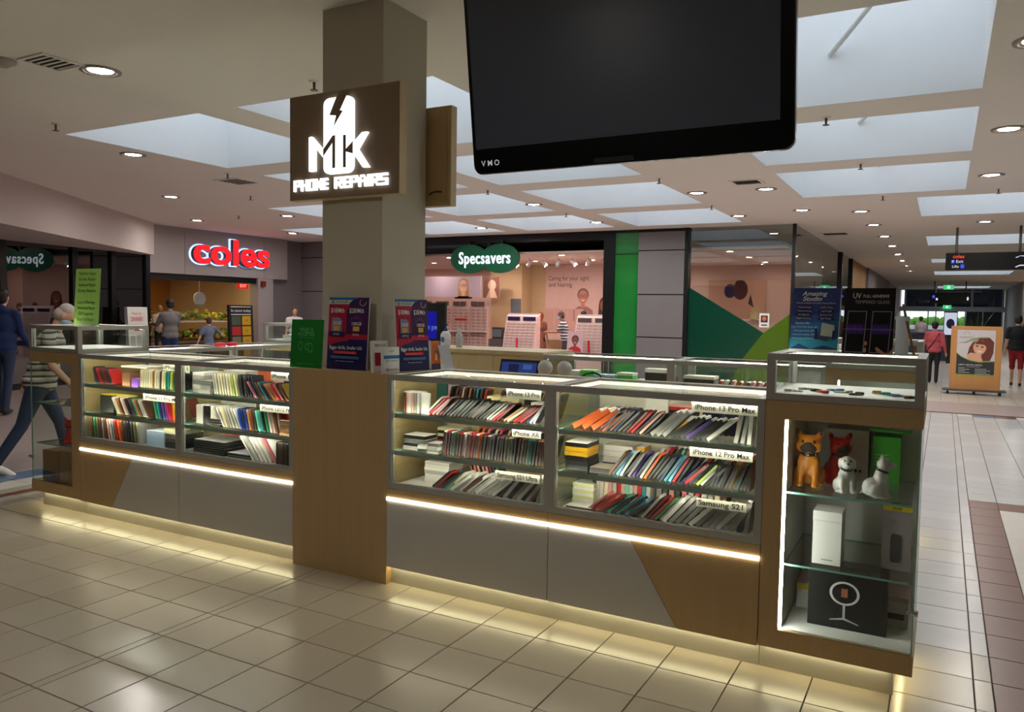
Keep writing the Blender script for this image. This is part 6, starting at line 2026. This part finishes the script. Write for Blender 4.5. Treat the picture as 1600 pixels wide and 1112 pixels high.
# black price board, produce and signs
def today(p):
    p.rect(0, 0, 1, 1, M('board_black', (24, 22, 26), .5)); p.write('In store today', .5, .87, .1, WI, width=.82); p.rect(.08, .95, .92, .965, WI); p.rect(.08, .775, .92, .79, WI)
    for k, c in enumerate((M('leaf_ink', (70, 84, 70)), M('berry_ink', (170, 40, 44)), M('moss_ink', (110, 110, 80)))):
        p.rect(.1, .54 - k * .235, .47, .745 - k * .235, c, keep=k > 0); p.rect(.53, .54 - k * .235, .9, .745 - k * .235, M('mustard_ink', (196, 150, 20)), keep=True)
    for k in range(3):
        p.write(('7', '2', '3')[k] + '.50', .71, .64 - k * .235, .07, BLACK)
board('price_board', 'tall black board with yellow price squares before the supermarket', 'sign', (CX + .62, 13.42, .55), (-.05, .8, 0), (-.05, 0, 1.08), .06, blackf, today, easel)
t = root('produce_bin', 'wooden produce display with price signs at the supermarket entrance', 'display', (-17.0, 13.2, 0))
G().box((-17.6, 11.9, 0), (-16.45, 14.9, .72)).make('bin_body', [M('bin_wood', (120, 86, 58), .6)], t)
G().box((-16.44, 12.5, .2), (-16.42, 13.9, .66)).make('sign_strip', [BLACK], t)
p = Print((-16.415, 12.5, .2), (0, 1.4, 0), (0, 0, .46))
p.ell(.2, .5, .14, .42, WI); p.ell(.2, .5, .1, .3, M('scarlet_ink')); p.write('3', .52, .5, .42, WI, bold=.03); p.write('90', .75, .62, .26, WI, bold=.02)
p.done(t)
G().box((-17.6, 11.9, 1.18), (-16.6, 14.9, 1.2)).make('canopy_shelf', [ac], t)
rnd = random.Random(3)
for z_, r0, n in ((.74, .055, 240), (1.22, .05, 150)):
    for cn, cols in (('green', ((92, 120, 36), (130, 150, 50))), ('yellow', ((190, 180, 30), (220, 200, 40))), ('brown', ((110, 72, 40), (140, 90, 50)))):
        g = G()
        for k in range(n // 3):
            y = rnd.uniform(11.95, 14.85)
            if cn == 'yellow' and y < 13.2: y = rnd.uniform(13.7, 14.85)
            x = rnd.uniform(-17.55, -16.5)
            g.ball((x, y, z_ + .05 + rnd.uniform(0, .2) * (1 - abs(x + 17.0))), r0 * rnd.uniform(.8, 1.3), 7, 0, 5)
        tag(g.make('produce', [M('produce_' + cn, cols[0], .5, var=.4, scale=20)], t), kind='stuff')
t = root('bin_scale', 'round hanging produce scale above the fruit display', 'scale', (-16.9, 13.85, 1.58))
G().cyl((-16.9, 13.85, 1.95), (-16.9, 13.85, 2.7), .012, n=8).make('rod', [ac], t)
G().cyl((-16.93, 13.85, 1.78), (-16.86, 13.85, 1.78), .17, n=24).make('dial', [ac], t)
G().lathe([(.02, .0), (.15, .02), (.17, .06)], (-16.9, 13.85, 1.58), 18, close=False).cyl((-16.9, 13.85, 1.58), (-16.9, 13.85, 1.62), .008, n=8).make('pan', [ALU], t)
board('menu_board', 'dark menu board on the plywood wall inside the supermarket', 'sign', (-21.95, 14.0, 1.75), (0, .85, 0), (0, 0, .72), .03, BLACK, lambda p: [p.rect(.1, .75 - k * .18, .85, .8 - k * .18, M('grey_ink'), keep=k > 0) for k in range(4)])
for i in range(9):
    y = 12.6 + i * .3
    t = root('jar', f'brown jar, {nth(i)} along the supermarket back counter', 'jar', (-20.4, y, 1.2), group='jars on the supermarket counter')
    G().lathe([(.07, 0), (.08, .02), (.08, .2), (.06, .23)], (-20.4, y, 1.2), 14).make('jar_body', [M('jar_brown', (130, 84, 44), .4)], t)
    G().lathe([(.06, .23), (.06, .27)], (-20.4, y, 1.2), 14).make('cap', [M('jar_cap', (60, 44, 34), .5)], t)
t = root('back_counter', 'plain counter at the back of the supermarket', 'counter', (-20.4, 13.8, 0))
G().box((-20.7, 12.2, 0), (-20.15, 15.4, 1.16)).make('counter_body', [M('counter_brown', (110, 80, 56), .6)], t)
G().box((-20.75, 12.15, 1.16), (-20.1, 15.45, 1.199)).make('counter_top', [ac], t)
t = root('exit_sign', 'small red lit exit sign inside the supermarket', 'sign', (-17.5, 15.85, 2.1))
G().box((-17.52, 15.65, 2.1), (-17.48, 16.0, 2.25)).make('housing', [glow('exit_red', (220, 20, 20), 1.0)], t)
g = G(); g.mesh(text('EXIT', .12, bold=.02), frame4((-17.477, 15.825, 2.175), (0, 1, 0), (0, 0, 1), (1, 0, 0))); g.make('lettering', [glow('exit_letters', (255, 150, 130), 1.5)], t)
def dinner(p):
    p.rect(0, 0, 1, 1, PAPER); p.write("What's for", .45, .85, .09, M('scarlet_ink'), width=.5); p.write('DINNER?', .45, .72, .13, M('scarlet_ink'), width=.6, bold=.015); p.rect(.3, .46, .95, .58, M('scarlet_ink'))
    for k in range(3): p.rect(.08 + k * .31, .08, .32 + k * .31, .36, M('leaflet_grey', (176, 176, 172)), keep=k > 0)
board('dinner_stand', 'white recipe leaflet stand asking about dinner beside grey shopper', 'sign', (CX + .75, 10.62, .6), (-.1, .55, 0), (-.06, 0, .95), .08, ac, dinner)
G_ = M('grey_sweater', (112, 108, 108), .8, var=.08)
person('adult in grey sweater with dark hair facing the supermarket display', (-15.05, 11.55, 0), -75, 1.74, G_, NAVY, SKIN, HAIR_B, SHOE_B, long_sleeve=True, voxel=.025, girth=1.15, arms=((35, 8, 60), (30, 8, 60)))
person('child in blue-grey tee with a hand on the hip by the fruit', (-15.2, 12.72, 0), -70, 1.34, M('blue_grey_tee', (104, 112, 138), .8), DARKT, SKIN, HAIR_BR, SHOE_B, voxel=.024, arms=((-5, 20, 10), (-10, 45, 80)))
person('small fair-haired toddler peeking over the grey shopper', (-15.62, 11.72, .35), -75, 1.25, M('cream_top', (196, 170, 140), .8), DARKT, SKIN, M('fair_hair', (150, 108, 70), .7), SHOE_B, voxel=.03)
t = root('trolley_stool', 'low stool under the fair-haired toddler', 'stool', (-15.62, 11.72, 0))
G().lathe([(.2, .0), (.18, .33), (.2, .349)], (-15.62, 11.72, 0), 16).make('stool_body', [M('stool_grey', (90, 86, 84), .6)], t)
person('woman with short brown hair in white top behind the green flyer', (-15.05, 15.35, 0), 120, 1.6, M('white_blouse', (214, 214, 214), .8), DARKT, SKIN, HAIR_BR, SHOE_B, voxel=.026)
t = struct(G().box((CX - .04, 11.46, .75), (CX - .03, 11.63, 2.0)), 'trim_2', [M('blue_strip', (36, 92, 176), .5)], 'blue strip on the supermarket door pier', 'trim')
t = struct(G().box((CX, 14.98, 2.13), (CX + .06, 15.12, 2.27)), 'trim_3', [M('red_alarm', (120, 30, 26), .5)], 'small dark red alarm box under the fascia', 'alarm')

# ================================================================== corridor furniture
t = root('direction_sign', 'black hanging direction sign over the corridor with red and blue lines', 'sign', (.66, 18.6, 2.57))
G().box((-.03, 18.55, 2.57), (1.38, 18.65, 2.92)).make('sign_box', [M('matt_black_sign', (12, 12, 13), .7, spec=.2)], t)
for x in (.16, 1.26):
    G().cyl((x, 18.6, 2.92), (x, 18.6, CEIL), .025, n=10).make('hanger', [M('hanger_grey', (90, 86, 82), .5)], t)
p = Print((-.03, 18.549, 2.57), (1.41, 0, 0), (0, 0, .35))
bl, wl = glow('sign_blue', (70, 90, 255), 1.0), glow('sign_white', (225, 230, 250), 1.0)
p.write('coles', .165, .78, .1, glow('sign_red', (255, 80, 60), 1.1), bold=.01); p.rect(.075, .4, .115, .58, bl); p.write('P', .095, .49, .07, wl); p.write('Exit', .18, .49, .085, wl); p.write('Lifts', .13, .2, .075, wl); p.rect(.195, .1, .24, .32, bl, True)
p.poly([(.86, .68), (.92, .78), (.9, .78), (.98, .78), (.98, .72), (.92, .76), (.88, .66)], wl); p.poly([(.86, .14), (.92, .26), (.98, .26), (.98, .2), (.92, .2), (.88, .12)], wl)
p.done(t)
t = root('direction_sign', 'small black hanging sign near the far entrance', 'sign', (.25, 46, 2.35))
G().box((-.7, 45.95, 2.3), (1.1, 46.05, 2.85)).make('sign_box', [BLACK], t)
for x in (-.5, .9):
    G().cyl((x, 46, 2.85), (x, 46, CEIL), .03, n=8).make('hanger', [MATS['hanger_grey']], t)
p = Print((-.7, 45.945, 2.3), (1.8, 0, 0), (0, 0, .55), .002); p.rect(.06, .5, .12, .75, bl); p.rect(.15, .3, .2, .5, wl); p.rect(.92, .3, .96, .6, wl); p.done(t)
for y, z_, w, lb in ((44, 2.95, .45, 'green exit sign hanging above the far entrance'), (59.8, 2.15, .5, 'green exit sign on the far door head')):
    t = root('exit_sign', lb, 'sign', (.12, y, z_))
    G().box((.12 - w / 2, y, z_), (.12 + w / 2, y + .06, z_ + w * .5)).make('housing', [glow('exit_green', (60, 190, 110), 1.2)], t)
    q = Print((.12 - w / 2, y - .004, z_), (w, 0, 0), (0, 0, w * .5), .002); q.rect(.35, .2, .65, .8, wl); q.done(t, 'pictogram')
    if y < 50:
        G().cyl((.12, y + .03, z_ + w * .5), (.12, y + .03, CEIL), .015, n=8).make('hanger', [ac], t)
# dental stand
lo = wood('beech_stand', (206, 150, 92))
t = root('poster_stand', 'wooden wheeled stand with a dental poster of a smiling woman', 'sign', (.6, 18.95, 0))
G().box((.14, 18.9, .1), (1.06, 18.98, 1.42)).make('panel', [lo], t)
G().box((.02, 18.72, .07), (1.16, 19.16, .10)).make('base', [M('grey_metal', (90, 88, 90), .5, metal=.5)], t)
for x in (.12, .6, 1.06):
    G().cyl((x - .02, 18.78, .035), (x + .02, 18.78, .035), .035, n=14).make('caster', [BLACK], t)
    G().cyl((x - .02, 19.1, .035), (x + .02, 19.1, .035), .035, n=14).make('caster', [BLACK], t)
p = Print((.255, 18.899, .40), (.685, 0, 0), (0, 0, .94))
p.rect(0, 0, 1, 1, M('poster_lilac_white', (216, 210, 216), .5))
p.poly([(0, .5), (.12, .42), (.35, .34), (.6, .31), (1, .33), (1, 0), (0, 0)], M('lime_edge', (130, 186, 60), .5))
p.poly([(0, .48), (.12, .4), (.35, .32), (.6, .285), (1, .31), (1, .02), (0, .02)], M('charcoal_ink', (52, 54, 58), .5))
hr_ = M('chestnut_ink', (112, 58, 46)); sk_ = M('peach_ink', (232, 176, 142))
p.poly([(.33, .62), (.42, .74), (.6, .82), (.85, .84), (.97, .74), (.96, .5), (.88, .33), (.6, .31), (.66, .45), (.36, .5), (.28, .44)], hr_)
p.poly([(.25, .42), (.42, .5), (.62, .46), (.7, .32), (.6, .3), (.34, .34)], sk_)
p.ell(.6, .625, .17, .165, sk_); p.poly([(.45, .7), (.6, .8), (.78, .72), (.8, .6), (.72, .68)], hr_)
p.ell(.53, .65, .035, .015, BLACK); p.ell(.67, .63, .035, .015, BLACK); p.poly([(.52, .56), (.68, .54), (.62, .5), (.56, .51)], WI)
p.ring(.25, .92, .08, .05, .12, M('pink_grey_ink', (170, 140, 150)), t0=-.5, t1=4); p.rect(.06, .84, .42, .85, M('pink_grey_ink'))
p.poly([(.0, .74), (.2, .72), (.45, .80), (.85, .86), (.45, .83), (.2, .735)], M('lime_edge'))
p.write('LIBERTY DENTAL CENTRE', .37, .225, .04, WI, width=.62, bold=.01); p.write('A family dental practice', .45, .185, .02, WI, width=.36)
for k in range(4):
    p.rect(.06, .05 + k * .035, .36 - (k % 2) * .12, .06 + k * .035, M('pale_ink'), keep=k > 0); p.rect(.5, .03 + k * .035, .9 - (k % 2) * .1, .04 + k * .035, M('pale_ink'), keep=True)
p.done(t)
t = root('potted_plant', 'spiky green plant behind the wooden poster stand', 'plant', (.75, 24.5, 0))
G().lathe([(.2, 0), (.26, .1), (.28, 1.1), (.24, 1.12)], (.75, 24.5, 0), 16).make('pot', [M('planter_tan', (140, 116, 90), .6)], t)
lf = M('plant_leaf', (24, 52, 30), .5, var=.3)
for i in range(11):
    a = i * 2.4
    l = .3 + .18 * (i % 3)
    tip = (.75 + l * .7 * math.cos(a), 24.5 + l * .7 * math.sin(a), 1.12 + l)
    b0 = Vector((.75 + .06 * math.cos(a), 24.5 + .06 * math.sin(a), 1.1))
    sd = Vector((-math.sin(a), math.cos(a), 0)) * .035
    md = (b0 + Vector(tip)) / 2 + Vector((0, 0, .06))
    G().add([b0 - sd, b0 + sd, md + sd * 1.2, md - sd * 1.2, tip, md + Vector((0, 0, -.012))], [(0, 1, 2, 3), (3, 2, 4), (0, 3, 5), (1, 5, 2), (0, 5, 1), (3, 4, 5), (2, 5, 4)]).make('leaf', [lf], t)
# far kiosk counters
t = root('far_counter', 'dark blue service counter before the far entrance', 'counter', (-.4, 33, 0))
G().box((-1.6, 32.6, 0), (1.0, 33.4, .98)).make('counter_body', [M('slate_counter', (46, 54, 72), .5)], t)
G().box((-1.65, 32.55, .98), (1.05, 33.45, 1.03)).make('counter_top', [M('slate_top', (70, 78, 92), .4)], t)
def adpic(p): p.rect(.05, .05, .95, .95, glow('ad_light', (214, 222, 240), .8)); p.ell(.5, .5, .3, .2, M('navy_ink'))
t = board('advert_screen', 'bright narrow advertising screen beyond the poster stand', 'screen', (-.02, 31, .95), (.42, 0, 0), (0, 0, .85), .05, BLACK, adpic)
G().box((.1, 31.05, 0), (.28, 31.15, .95)).make('post', [BLACK], t)
